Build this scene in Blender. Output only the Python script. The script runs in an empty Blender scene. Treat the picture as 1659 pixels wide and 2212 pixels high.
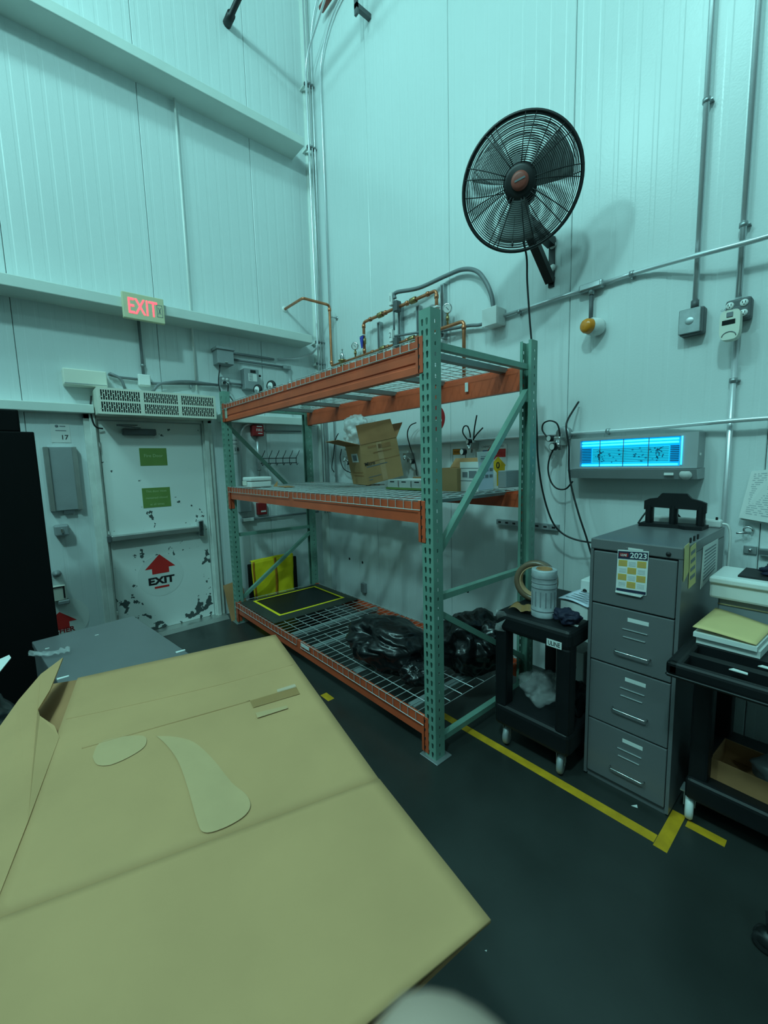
import bpy, bmesh, math, random
from mathutils import Vector, Matrix, noise, geometry
random.seed(7)
PI = math.pi
scene = bpy.context.scene
COL = scene.collection
# ------------------------------------------------------------------ camera
R_ = [[0.6523133674199334, -0.0717836847064802, 0.7545424927035109],
      [0.7574891788033108, 0.09642719390706926, -0.6456871845337293],
      [-0.026408609981460718, 0.9927481548132786, 0.11727611194816269]]
FPX = 904.0
EYE = Vector((0, 0, 1.6))
cam_data = bpy.data.cameras.new('camera')
cam = bpy.data.objects.new('camera', cam_data)
COL.objects.link(cam)
m4 = Matrix(R_).to_4x4()
m4.translation = EYE
cam.matrix_world = m4
cam_data.sensor_fit = 'HORIZONTAL'
cam_data.sensor_width = 36.0
cam_data.lens = 36.0 * FPX / 1659.0
cam_data.clip_start = 0.01
cam_data.clip_end = 60
cam_data.dof.use_dof = True
cam_data.dof.focus_distance = 2.6
cam_data.dof.aperture_fstop = 11.0
scene.camera = cam
# ------------------------------------------------------------------ world, lamps, exposure
scene.view_settings.view_transform = 'Standard'
scene.view_settings.look = 'None'
scene.view_settings.gamma = 1.0
scene.view_settings.use_curve_mapping = False
scene.view_settings.exposure = -0.26
world = bpy.data.worlds.new('world')
scene.world = world
world.use_nodes = True
world.node_tree.nodes['Background'].inputs[0].default_value = (0.02, 0.04, 0.04, 1)
world.node_tree.nodes['Background'].inputs[1].default_value = 0.3
LAMP_COL = (0.44, 0.99, 0.975)


def high_bay(loc, power, size=0.22):
    d = bpy.data.lights.new('high_bay_lamp', 'POINT')
    d.shadow_soft_size = size
    d.energy = power
    d.color = LAMP_COL
    o = bpy.data.objects.new('high_bay_lamp', d)
    o.location = loc
    COL.objects.link(o)
    return o


high_bay((-2.8, -2.3, 6.6), 260)
high_bay((-1.7, -2.2, 7.6), 230)
high_bay((0.5, -2.4, 6.9), 640)
high_bay((5.0, -5.0, 7.4), 220)

# ------------------------------------------------------------------ measuring helpers (real planes of the room)
XW, YW = -4.5, 2.88          # door wall plane, right wall plane
_R = Matrix(R_)


def ray(x, y):
    return _R @ Vector((x - 829.5, -(y - 1106.0), -FPX))


def pr(x, y, Y=YW):          # point of the vertical plane at this Y
    d = ray(x, y)
    return EYE + d * (Y / d.y)


def pl(x, y, X=XW):          # point of the vertical plane at this X
    d = ray(x, y)
    return EYE + d * (X / d.x)


def pz(x, y, z=0.0):         # point of the level plane at this height
    d = ray(x, y)
    return EYE + d * ((z - EYE.z) / d.z)


# ------------------------------------------------------------------ materials
MATS = {}


def mat(name, col, rough=0.5, metal=0.0, var=0.0, vscale=6.0, bump=0.0, bscale=40.0, spec=0.5,
        emit=None, estr=0.0, alpha=1.0, trans=0.0, coat=0.0, rvar=0.0):
    if name in MATS:
        return MATS[name]
    m = bpy.data.materials.new(name)
    m.use_nodes = True
    nt = m.node_tree
    b = nt.nodes['Principled BSDF']
    b.inputs['Base Color'].default_value = (*col, 1)
    b.inputs['Roughness'].default_value = rough
    b.inputs['Metallic'].default_value = metal
    b.inputs['Specular IOR Level'].default_value = spec
    if coat:
        b.inputs['Coat Weight'].default_value = coat
    if emit:
        b.inputs['Emission Color'].default_value = (*emit, 1)
        b.inputs['Emission Strength'].default_value = estr
    if alpha < 1:
        b.inputs['Alpha'].default_value = alpha
    if trans:
        b.inputs['Transmission Weight'].default_value = trans
    if var or bump or rvar:
        tc = nt.nodes.new('ShaderNodeTexCoord')
        n = nt.nodes.new('ShaderNodeTexNoise')
        n.inputs['Scale'].default_value = vscale
        n.inputs['Detail'].default_value = 6
        nt.links.new(tc.outputs['Object'], n.inputs['Vector'])
        if var:
            r = nt.nodes.new('ShaderNodeValToRGB')
            r.color_ramp.elements[0].position = 0.3
            r.color_ramp.elements[1].position = 0.7
            r.color_ramp.elements[0].color = (*[c * (1 - var) for c in col], 1)
            r.color_ramp.elements[1].color = (*[min(1, c * (1 + var)) for c in col], 1)
            nt.links.new(n.outputs['Fac'], r.inputs['Fac'])
            nt.links.new(r.outputs['Color'], b.inputs['Base Color'])
        if rvar:
            mr = nt.nodes.new('ShaderNodeMapRange')
            mr.inputs['To Min'].default_value = max(0.02, rough - rvar)
            mr.inputs['To Max'].default_value = min(1, rough + rvar)
            nt.links.new(n.outputs['Fac'], mr.inputs['Value'])
            nt.links.new(mr.outputs['Result'], b.inputs['Roughness'])
        if bump:
            n2 = nt.nodes.new('ShaderNodeTexNoise')
            n2.inputs['Scale'].default_value = bscale
            n2.inputs['Detail'].default_value = 3
            nt.links.new(tc.outputs['Object'], n2.inputs['Vector'])
            bp = nt.nodes.new('ShaderNodeBump')
            bp.inputs['Strength'].default_value = bump
            bp.inputs['Distance'].default_value = 0.01
            nt.links.new(n2.outputs['Fac'], bp.inputs['Height'])
            nt.links.new(bp.outputs['Normal'], b.inputs['Normal'])
    MATS[name] = m
    return m


M_wall = mat('wall_paint', (0.70, 0.765, 0.765), 0.30, var=0.03, vscale=0.8, bump=0.06, bscale=90, spec=0.6)
M_trim = mat('trim_paint', (0.66, 0.72, 0.68), 0.42, var=0.05, vscale=3)
M_floor = mat('sealed_concrete', (0.028, 0.033, 0.031), 0.34, var=0.22, vscale=2.6, bump=0.03, bscale=60, rvar=0.12)
M_ceil = mat('ceiling_metal', (0.30, 0.31, 0.31), 0.6)
M_far = mat('far_wall', (0.20, 0.21, 0.205), 0.7)
M_post = mat('green_enamel', (0.165, 0.315, 0.255), 0.42, var=0.10, vscale=9)
M_beam = mat('orange_enamel', (0.60, 0.094, 0.034), 0.45, var=0.16, vscale=5)
M_galv = mat('galvanised', (0.42, 0.46, 0.47), 0.42, 0.75, var=0.15, vscale=20)
M_wire = mat('zinc_wire', (0.62, 0.66, 0.66), 0.35, 0.6)
M_chan = mat('deck_channel', (0.26, 0.31, 0.31), 0.5, 0.4, var=0.12)
M_emt = mat('conduit_steel', (0.74, 0.77, 0.79), 0.33, 0.55, var=0.05, vscale=3)
M_white = mat('white_plastic', (0.80, 0.82, 0.80), 0.4)
M_cream = mat('cream_plastic', (0.76, 0.76, 0.66), 0.5)
M_grey = mat('grey_box', (0.30, 0.33, 0.34), 0.5, 0.2, var=0.06)
M_dkgrey = mat('dark_grey', (0.10, 0.11, 0.115), 0.5)
M_black = mat('black_plastic', (0.0075, 0.0085, 0.010), 0.5, var=0.2, bump=0.05, bscale=200, spec=0.35)
M_blackpaint = mat('black_paint', (0.008, 0.009, 0.010), 0.45)
M_matte = mat('matte_black_panel', (0.0035, 0.004, 0.0045), 0.75, spec=0.15)
M_rubber = mat('rubber', (0.010, 0.011, 0.012), 0.7)
M_bag = mat('black_film', (0.005, 0.006, 0.007), 0.27, spec=0.5, bump=0.10, bscale=14)
M_clear = mat('clear_film', (0.85, 0.88, 0.88), 0.18, alpha=0.15, spec=0.9, bump=0.4, bscale=45)
M_wrap = mat('bubble_film', (0.85, 0.88, 0.88), 0.2, alpha=0.55, spec=0.8, bump=0.6, bscale=60)
M_card = mat('cardboard', (0.505, 0.292, 0.136), 0.75, var=0.07, vscale=4, spec=0.2)
M_card_pale = mat('cardboard_torn', (0.58, 0.36, 0.20), 0.8, var=0.06, vscale=8, spec=0.2)
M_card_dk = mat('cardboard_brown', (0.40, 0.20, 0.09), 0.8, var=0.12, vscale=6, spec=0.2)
M_card_patch = mat('cardboard_skin_torn', (0.53, 0.345, 0.18), 0.8, var=0.06, vscale=8, spec=0.2)
M_tapering = mat('tape_roll', (0.20, 0.13, 0.08), 0.3, spec=0.6)
M_tapeb = mat('brown_tape', (0.36, 0.19, 0.07), 0.2, spec=0.7)
M_copper = mat('copper_pipe', (0.58, 0.22, 0.11), 0.38, 0.85, var=0.25, vscale=12)
M_brass = mat('brass', (0.42, 0.29, 0.13), 0.35, 0.9, var=0.2, vscale=20)
M_chrome = mat('chrome', (0.75, 0.77, 0.78), 0.14, 1.0)
M_brushed = mat('brushed_steel', (0.55, 0.56, 0.54), 0.36, 0.9, var=0.08, vscale=8)
M_blue = mat('blue_handle', (0.03, 0.05, 0.42), 0.4)
M_red = mat('red_print', (0.62, 0.025, 0.022), 0.5)
M_redbox = mat('red_box', (0.30, 0.012, 0.014), 0.5)
M_ink = mat('black_ink', (0.012, 0.012, 0.014), 0.6)
M_greyink = mat('grey_ink', (0.20, 0.22, 0.24), 0.7)
M_whiteink = mat('white_ink', (0.78, 0.80, 0.78), 0.6)
M_green = mat('green_label', (0.15, 0.26, 0.06), 0.5, var=0.08)
M_greenpale = mat('pale_green_ink', (0.44, 0.55, 0.30), 0.5)
M_yellow = mat('floor_tape', (0.60, 0.33, 0.012), 0.55, var=0.18, vscale=14)
M_hivis = mat('hivis_fabric', (0.98, 0.74, 0.010), 0.75, var=0.02, vscale=10, bump=0.3, bscale=18)
M_orange = mat('orange_strip', (0.60, 0.20, 0.01), 0.6)
M_cab = mat('cabinet_enamel', (0.145, 0.150, 0.156), 0.30, var=0.05, vscale=4, bump=0.03, bscale=220)
M_paper = mat('paper', (0.74, 0.76, 0.74), 0.8, spec=0.2)
M_paperblue = mat('bluish_paper', (0.66, 0.70, 0.80), 0.8, spec=0.2)
M_manila = mat('manila_folder', (0.72, 0.54, 0.25), 0.75, spec=0.2, var=0.03)
M_note = mat('yellow_note', (0.74, 0.64, 0.30), 0.8, spec=0.2)
M_yelcell = mat('calendar_yellow', (0.64, 0.42, 0.06), 0.7)
M_navy = mat('navy_print', (0.02, 0.025, 0.06), 0.6)
M_glove = mat('navy_glove', (0.007, 0.009, 0.032), 0.7, bump=0.4, bscale=60)
M_amber = mat('amber_lens', (0.75, 0.25, 0.02), 0.25)
M_exitglow = mat('exit_letter_glow', (0.9, 0.05, 0.05), 0.5, emit=(1.0, 0.07, 0.10), estr=3.2)
M_exitface = mat('exit_face', (0.66, 0.64, 0.42), 0.45)
M_uv = mat('uv_glow', (0.02, 0.3, 0.6), 0.5, emit=(0.0, 0.36, 0.78), estr=1.15)
M_uvtube = mat('uv_tube', (0.3, 0.6, 0.9), 0.4, emit=(0.02, 0.55, 1.0), estr=2.2)
M_uvboard = mat('glue_board', (0.03, 0.38, 0.52), 0.5, emit=(0.0, 0.50, 0.74), estr=0.95)
M_uvprint = mat('glue_print', (0.0, 0.10, 0.22), 0.6)
M_lens = mat('dark_window', (0.01, 0.011, 0.013), 0.2)
M_hose = mat('black_hose', (0.012, 0.013, 0.014), 0.4)
M_flex = mat('grey_flex', (0.20, 0.22, 0.23), 0.5, 0.1)
M_roll = mat('label_roll_film', (0.40, 0.44, 0.46), 0.35, var=0.3, vscale=14)
M_tagpink = mat('rust_cap', (0.30, 0.07, 0.05), 0.5)
M_skin = mat('skin', (0.44, 0.30, 0.24), 0.55, var=0.05, vscale=80)


# ------------------------------------------------------------------ mesh builder
class MB:
    def __init__(self, M=None):
        self.v, self.f, self.mi, self.sm = [], [], [], []
        self.M = M

    def add(self, vs, fs, mi=0, smooth=False):
        o = len(self.v)
        if self.M is not None:
            vs = [self.M @ Vector(p) for p in vs]
        self.v += [tuple(p) for p in vs]
        for f in fs:
            self.f.append([i + o for i in f])
            self.mi.append(mi)
            self.sm.append(smooth)
        return self

    def box(self, x0, x1, y0, y1, z0, z1, mi=0):
        x0, x1 = min(x0, x1), max(x0, x1)
        y0, y1 = min(y0, y1), max(y0, y1)
        z0, z1 = min(z0, z1), max(z0, z1)
        vs = [(x, y, z) for z in (z0, z1) for y in (y0, y1) for x in (x0, x1)]
        return self.add(vs, [(0, 2, 3, 1), (4, 5, 7, 6), (0, 1, 5, 4), (2, 6, 7, 3), (0, 4, 6, 2), (1, 3, 7, 5)], mi)

    def rbox(self, x0, x1, y0, y1, z0, z1, r=0.01, seg=2, mi=0, M=None):
        bm = bmesh.new()
        bmesh.ops.create_cube(bm, size=1.0)
        x0, x1 = min(x0, x1), max(x0, x1)
        y0, y1 = min(y0, y1), max(y0, y1)
        z0, z1 = min(z0, z1), max(z0, z1)
        for v in bm.verts:
            v.co = Vector((x0 + (v.co.x + .5) * (x1 - x0), y0 + (v.co.y + .5) * (y1 - y0), z0 + (v.co.z + .5) * (z1 - z0)))
        r = min(r, 0.49 * min(x1 - x0, y1 - y0, z1 - z0))
        bmesh.ops.bevel(bm, geom=bm.edges[:], offset=r, segments=seg, profile=0.5, affect='EDGES')
        bm.verts.index_update()
        vs = [(M @ v.co) if M is not None else v.co.copy() for v in bm.verts]
        fs = [[v.index for v in f.verts] for f in bm.faces]
        bm.free()
        return self.add(vs, fs, mi, False)

    def tube(self, pts, r, n=8, mi=0, closed=False, caps=True, smooth=True):
        pts = [Vector(p) for p in pts]
        N = len(pts)
        rs = r if isinstance(r, (list, tuple)) else [r] * N
        vs, fs = [], []
        prev = None
        for i, p in enumerate(pts):
            if closed:
                t = (pts[(i + 1) % N] - pts[i - 1])
            else:
                t = pts[min(i + 1, N - 1)] - pts[max(i - 1, 0)]
            t.normalize()
            if prev is None:
                a = Vector((0, 0, 1)) if abs(t.z) < 0.9 else Vector((1, 0, 0))
                u = t.cross(a).normalized()
            else:
                u = (prev - t * prev.dot(t))
                if u.length < 1e-6:
                    u = t.cross(Vector((0.3, 0.5, 0.8)))
                u.normalize()
            prev = u
            w = t.cross(u)
            for k in range(n):
                a = 2 * PI * k / n
                vs.append(p + (u * math.cos(a) + w * math.sin(a)) * rs[i])
        for i in range(N if closed else N - 1):
            j = (i + 1) % N
            for k in range(n):
                l = (k + 1) % n
                fs.append((i * n + k, i * n + l, j * n + l, j * n + k))
        self.add(vs, fs, mi, smooth)
        if caps and not closed:
            o = len(self.v) - len(vs)
            self.f.append([o + k for k in range(n)][::-1])
            self.f.append([o + (N - 1) * n + k for k in range(n)])
            self.mi += [mi, mi]
            self.sm += [False, False]
        return self

    def cyl(self, p0, p1, r0, r1=None, n=16, mi=0):
        return self.tube([p0, p1], [r0, r0 if r1 is None else r1], n, mi)

    def lathe(self, prof, base, axis, n=20, mi=0, smooth=True):
        base, axis = Vector(base), Vector(axis).normalized()
        a = Vector((0, 0, 1)) if abs(axis.z) < 0.9 else Vector((1, 0, 0))
        u = axis.cross(a).normalized()
        w = axis.cross(u)
        vs, fs = [], []
        for (r, h) in prof:
            for k in range(n):
                t = 2 * PI * k / n
                vs.append(base + axis * h + (u * math.cos(t) + w * math.sin(t)) * max(r, 1e-5))
        for i in range(len(prof) - 1):
            for k in range(n):
                l = (k + 1) % n
                fs.append((i * n + k, i * n + l, (i + 1) * n + l, (i + 1) * n + k))
        return self.add(vs, fs, mi, smooth)

    def prism(self, poly, d, mi=0):
        """solid from a flat loop of 3-D points pushed along vector d"""
        poly = [Vector(p) for p in poly]
        d = Vector(d)
        n = len(poly)
        vs = poly + [p + d for p in poly]
        tri = geometry.tessellate_polygon([poly])
        fs = [tuple(t) for t in tri] + [tuple(i + n for i in reversed(t)) for t in tri]
        fs += [(i, (i + 1) % n, (i + 1) % n + n, i + n) for i in range(n)]
        return self.add(vs, fs, mi)

    def beam(self, p0, p1, w, h, up=(0, 0, 1), mi=0):
        p0, p1 = Vector(p0), Vector(p1)
        t = (p1 - p0).normalized()
        s = t.cross(Vector(up)).normalized()
        u = s.cross(t)
        vs = []
        for p in (p0, p1):
            for a, b in ((-1, -1), (1, -1), (1, 1), (-1, 1)):
                vs.append(p + s * (a * w / 2) + u * (b * h / 2))
        return self.add(vs, [(3, 2, 1, 0), (4, 5, 6, 7), (0, 1, 5, 4), (1, 2, 6, 5), (2, 3, 7, 6), (3, 0, 4, 7)], mi)

    def grid(self, fn, nu, nv, mi=0, smooth=True):
        vs = [fn(i / nu, j / nv) for j in range(nv + 1) for i in range(nu + 1)]
        fs = [(j * (nu + 1) + i, j * (nu + 1) + i + 1, (j + 1) * (nu + 1) + i + 1, (j + 1) * (nu + 1) + i)
              for j in range(nv) for i in range(nu)]
        return self.add(vs, fs, mi, smooth)


def root_loc(o):
    l = Vector((0, 0, 0))
    while o is not None:
        l += o.location
        o = o.parent
    return l


def obj(name, mb, mats, parent=None, solid=0.0, label=None, recalc=True):
    if not isinstance(mats, (list, tuple)):
        mats = [mats]
    me = bpy.data.meshes.new(name)
    vs = [Vector(p) for p in mb.v]
    if parent is not None:
        org = root_loc(parent)
    else:
        xs = [p.x for p in vs]; ys = [p.y for p in vs]; zs = [p.z for p in vs]
        org = Vector(((min(xs) + max(xs)) / 2, (min(ys) + max(ys)) / 2, min(zs)))
    me.from_pydata([tuple(p - org) for p in vs], [], mb.f)
    for m in mats:
        me.materials.append(m)
    for p, i, s in zip(me.polygons, mb.mi, mb.sm):
        p.material_index = i
        p.use_smooth = s
    if recalc:
        bm = bmesh.new()
        bm.from_mesh(me)
        bmesh.ops.recalc_face_normals(bm, faces=bm.faces)
        bm.to_mesh(me)
        bm.free()
    o = bpy.data.objects.new(name, me)
    COL.objects.link(o)
    if parent is not None:
        o.parent = parent
    else:
        o.location = org
    if solid:
        md = o.modifiers.new('thickness', 'SOLIDIFY')
        md.thickness = solid
        md.offset = 0
    if label:
        o['label'] = label
    return o


def tag(o, label, cat, group=None):
    o['label'] = label
    o['category'] = cat
    if group:
        o['group'] = group
    return o


def thing(name, label, cat, loc, group=None):
    o = bpy.data.objects.new(name, None)
    o.empty_display_size = 0.1
    COL.objects.link(o)
    o.location = loc
    return tag(o, label, cat, group)


def struct(o):
    o['kind'] = 'structure'
    return o


def fillet(pts, r, n=6):
    pts = [Vector(p) for p in pts]
    out = [pts[0]]
    for i in range(1, len(pts) - 1):
        a, b, c = pts[i - 1], pts[i], pts[i + 1]
        d0, d1 = (a - b), (c - b)
        rr = min(r, d0.length * .49, d1.length * .49)
        p0, p1 = b + d0.normalized() * rr, b + d1.normalized() * rr
        for k in range(n + 1):
            t = k / n
            out.append((1 - t) ** 2 * p0 + 2 * t * (1 - t) * b + t * t * p1)
    out.append(pts[-1])
    return out


def spline(pts, n=8):
    pts = [Vector(p) for p in pts]
    P = [pts[0]] + pts + [pts[-1]]
    out = []
    for i in range(1, len(P) - 2):
        p0, p1, p2, p3 = P[i - 1:i + 3]
        for k in range(n):
            t = k / n
            out.append(0.5 * ((2 * p1) + (p2 - p0) * t + (2 * p0 - 5 * p1 + 4 * p2 - p3) * t * t + (3 * p1 - p0 - 3 * p2 + p3) * t ** 3))
    out.append(pts[-1])
    return out


def text(name, s, origin, right, up, height, material, parent, depth=0.0012, align='CENTER', bold=0.0, wide=1.0):
    """raised lettering: origin = middle of the base line"""
    cu = bpy.data.curves.new('lettering', 'FONT')
    cu.body = s
    cu.size = 1.0
    cu.align_x = align
    cu.offset = bold
    cu.resolution_u = 3
    ob = bpy.data.objects.new('lettering_tmp', cu)
    COL.objects.link(ob)
    dg = bpy.context.evaluated_depsgraph_get()
    me = bpy.data.meshes.new_from_object(ob.evaluated_get(dg))
    bpy.data.objects.remove(ob)
    right, up = Vector(right).normalized(), Vector(up).normalized()
    nrm = right.cross(up)
    k = height / 0.7
    mb = MB()
    vs = [Vector(origin) + right * (v.co.x * k * wide) + up * (v.co.y * k) + nrm * depth for v in me.vertices]
    mb.add(vs, [tuple(p.vertices) for p in me.polygons])
    bpy.data.meshes.remove(me)
    return obj(name, mb, material, parent, recalc=False)


def bars(o, right, up, rows, mb, t=0.001):
    """lines of unreadable print: rows = (x0, x1, y, height) in metres from o"""
    right, up = Vector(right).normalized(), Vector(up).normalized()
    n = right.cross(up)
    for (x0, x1, y, h) in rows:
        p = [o + right * x0 + up * y, o + right * x1 + up * y, o + right * x1 + up * (y + h), o + right * x0 + up * (y + h)]
        mb.prism(p, n * t)
    return mb


RX, RZ = Vector((1, 0, 0)), Vector((0, 0, 1))      # reading directions on the right wall: +X right, +Z up (faces -Y)
LX = Vector((0, 1, 0))                              # on the door wall: +Y right, +Z up (faces +X)

# ------------------------------------------------------------------ the room
H_ROOM = 8.2
struct(obj('floor', MB().box(-4.7, 9, -9, 3.1, -0.2, 0), M_floor))
struct(obj('ceiling', MB().box(-4.7, 9, -9, 3.1, H_ROOM, H_ROOM + .15), M_ceil))
struct(obj('wall_back', MB().box(-4.7, 9, -9.2, -9, 0, H_ROOM), M_far))
struct(obj('wall_front', MB().box(9, 9.2, -9, 3.1, 0, H_ROOM), M_far))
wall_l = struct(obj('wall_left', MB().box(XW - .16, XW - .035, -9, 3.1, 0, H_ROOM), M_wall))
wall_r = struct(obj('wall_right', MB().box(-4.7, 9, YW + .035, YW + .16, 0, H_ROOM), M_wall))


def panel(parent, a0, a1, along):
    """ribbed insulated metal panel with its own edges"""
    a0, a1 = a0 + .0018, a1 - .0018
    prof = [(a0, -.03), (a0, -.004), (a0 + .004, 0)]
    n = max(1, round((a1 - a0) / .104))
    w = (a1 - a0) / n
    for k in range(n):
        c = a0 + (k + .5) * w
        prof += [(c - .016, 0), (c - .009, -.0012), (c + .009, -.0012), (c + .016, 0)]
    prof += [(a1 - .004, 0), (a1, -.004), (a1, -.03)]
    mb = MB()
    vs = []
    for z in (0.0, H_ROOM):
        for a, d in prof:
            vs.append((XW + d, a, z) if along == 'y' else (a, YW - d, z))
    m = len(prof)
    mb.add(vs, [(i, i + 1, m + i + 1, m + i) for i in range(m - 1)])
    return obj('panel', mb, M_wall, parent)


ys = [2.88, 2.13, 1.093, .056, -.981, -2.018, -3.055]
for a, b in zip(ys[1:], ys[:-1]):
    panel(wall_l, a, b, 'y')
xs = [-4.5, -3.477, -2.44, -1.4, -.36, .68, 1.72, 2.76]
for a, b in zip(xs[:-1], xs[1:]):
    panel(wall_r, a, b, 'x')
mb = MB()
mb.box(XW - .03, XW - .02, -9, -3.06, 0, H_ROOM)
obj('plain_cladding', mb, M_wall, wall_l)
mb = MB()
mb.box(2.765, 9, YW + .02, YW + .03, 0, H_ROOM)
obj('plain_cladding', mb, M_wall, wall_r)
# corner flashing
struct(obj('trim_4', MB().prism([(XW, YW - .07, 0), (XW + .012, YW - .07, 0), (XW + .07, YW - .012, 0), (XW + .07, YW, 0), (XW, YW, 0)], (0, 0, H_ROOM)), M_trim))


# horizontal girts of the door wall
def girt(name, z0, h, depth, y1, y0=-6):
    m = MB()
    m.rbox(XW - .03, XW + depth, y0, y1, z0, z0 + h, .006, 2)
    return struct(obj(name, m, M_trim))


girt('trim_1', 5.0, .085, .263, pl(658, 325, XW + .263).y)
girt('trim_2', 2.963, .088, .258, pl(676, 748, XW + .258).y)
g3 = girt('trim_3', 2.085, .075, .10, .52)
girt('trim_5', 2.06, .085, .10, 2.74, 1.60)

# ------------------------------------------------------------------ the door with its frame
door = bpy.data.objects.new('door_1', None)
COL.objects.link(door)
door.location = (XW, 1.0, 0)
struct(door)
M_door = mat('door_paint', (0.70, 0.75, 0.72), 0.5)
nt = M_door.node_tree
b = nt.nodes['Principled BSDF']
tc = nt.nodes.new('ShaderNodeTexCoord')
n1 = nt.nodes.new('ShaderNodeTexNoise'); n1.inputs['Scale'].default_value = 17; n1.inputs['Detail'].default_value = 5
n2 = nt.nodes.new('ShaderNodeTexNoise'); n2.inputs['Scale'].default_value = 4.5; n2.inputs['Detail'].default_value = 2
nt.links.new(tc.outputs['Object'], n1.inputs['Vector'])
nt.links.new(tc.outputs['Object'], n2.inputs['Vector'])
ad = nt.nodes.new('ShaderNodeMath'); ad.operation = 'ADD'
nt.links.new(n1.outputs['Fac'], ad.inputs[0]); nt.links.new(n2.outputs['Fac'], ad.inputs[1])
sp = nt.nodes.new('ShaderNodeSeparateXYZ'); nt.links.new(tc.outputs['Object'], sp.inputs[0])
mr = nt.nodes.new('ShaderNodeMapRange')
mr.inputs['From Min'].default_value = 0.0; mr.inputs['From Max'].default_value = 1.7
mr.inputs['To Min'].default_value = 0.10; mr.inputs['To Max'].default_value = -0.03
nt.links.new(sp.outputs['Z'], mr.inputs['Value'])
ad2 = nt.nodes.new('ShaderNodeMath'); ad2.operation = 'ADD'
nt.links.new(ad.outputs[0], ad2.inputs[0]); nt.links.new(mr.outputs['Result'], ad2.inputs[1])
cr = nt.nodes.new('ShaderNodeValToRGB')
cr.color_ramp.elements[0].position = 0.0
cr.color_ramp.elements[0].color = (0.78, 0.83, 0.80, 1)
cr.color_ramp.elements[1].position = 1.0
cr.color_ramp.elements[1].color = (0.07, 0.09, 0.09, 1)
mr2 = nt.nodes.new('ShaderNodeMapRange')
mr2.inputs['From Min'].default_value = 1.235; mr2.inputs['From Max'].default_value = 1.25
nt.links.new(ad2.outputs[0], mr2.inputs['Value'])
nt.links.new(mr2.outputs['Result'], cr.inputs['Fac'])
nt.links.new(cr.outputs['Color'], b.inputs['Base Color'])
M_door_frame = mat('door_frame_paint', (0.66, 0.70, 0.66), 0.5, var=0.12, vscale=7)
DX = XW + .012
DY0, DY1, DZ1 = .545, 1.415, 2.035
obj('door_leaf', MB().rbox(XW - .03, DX, DY0, DY1, .03, DZ1, .003, 1), M_door, door)
for (y0, y1) in ((DY0 - .105, DY0 - .008), (DY1 + .008, DY1 + .105)):
    m = MB()
    m.rbox(XW - .03, XW + .035, y0, y1, 0, DZ1 + .06, .004, 1)
    s = 1 if y0 < 1 else -1
    e = y1 if y0 < 1 else y0
    m.rbox(XW + .035, XW + .06, min(e - s * .012, e - s * .055), max(e - s * .012, e - s * .055), 0, DZ1 + .06, .004, 1)
    obj('jamb', m, M_door_frame, door)
m = MB()
m.rbox(XW - .03, XW + .035, DY0 - .105, DY1 + .105, DZ1 + .008, DZ1 + .09, .004, 1)
obj('header', m, M_door_frame, door)
obj('threshold', MB().prism([(XW - .03, DY0 - .1, 0), (XW + .17, DY0 - .1, 0), (XW + .12, DY0 - .1, .028), (XW - .03, DY0 - .1, .03)], (0, DY1 - DY0 + .2, 0)), M_brushed, door)
# closer
m = MB()
z = pl(300, 934, DX).z
ya, yb = pl(263, 935, DX).y, pl(335, 935, DX).y
m.rbox(DX, DX + .055, ya, yb, z - .028, z + .03, .008, 2)
cl = obj('door_closer', m, M_dkgrey, door, label='dark grey hydraulic door closer')
m = MB()
m.beam((DX + .065, (ya + yb) / 2, z + .035), (DX + .14, ya - .05, z + .045), .025, .008)
m.beam((DX + .14, ya - .05, z + .052), (DX + .03, ya + .12, z + .062), .022, .008)
obj('closer_arm', m, M_dkgrey, cl)
# panic bar
bl, brr = pl(240, 1167, DX + .05), pl(432, 1140, DX + .05)
zb = (bl.z + brr.z) / 2
m = MB()
m.rbox(DX + .03, DX + .075, bl.y, brr.y, zb - .028, zb + .03, .01, 2)
pb = obj('panic_bar', m, M_brushed, door, label='brushed steel panic bar')
obj('end_cap', MB().rbox(DX, DX + .07, bl.y - .03, bl.y + .002, zb - .032, zb + .034, .008, 2), M_dkgrey, pb)
m = MB()
m.rbox(DX, DX + .078, brr.y - .02, brr.y + .035, zb - .08, zb + .09, .012, 2)
obj('latch_case', m, M_chrome, pb)
m = MB()
m.rbox(DX, DX + .032, bl.y, brr.y, zb - .018, zb + .02, .004, 1)
obj('bar_back', m, M_grey, pb)
obj('strike_plate', MB().box(XW + .035, XW + .037, DY1 + .012, DY1 + .03, zb - .09, zb + .12), M_brushed, door)
for k, zz in enumerate((.25, 1.0, 1.8)):
    obj('hinge', MB().cyl((DX + .012, DY0 - .004, zz - .05), (DX + .012, DY0 - .004, zz + .05), .008, n=10), M_brushed, door)
# green door labels
def label_plate(px0, py0, px1, py1, lines, hgt):
    a, c = pl(px0, py0, DX), pl(px1, py1, DX)
    z1, z0, y0, y1 = a.z, c.z, a.y, c.y
    p = obj('door_label', MB().box(DX, DX + .002, y0, y1, z0, z1), M_green, door, label='green label with pale lettering')
    n = len(lines)
    for i, s in enumerate(lines):
        zz = z1 - (z1 - z0) * (i + .5) / n - hgt / 2 + (0.012 if n == 1 else 0)
        text('lettering', s, (DX + .002, (y0 + y1) / 2, zz), LX, RZ, hgt, M_greenpale, p)
    return p


label_plate(300, 968, 362, 1005, ['Fire Door'], .028)
label_plate(306, 1055, 370, 1093, ['This door must', 'remained closed', 'at all times'], .02)
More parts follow.
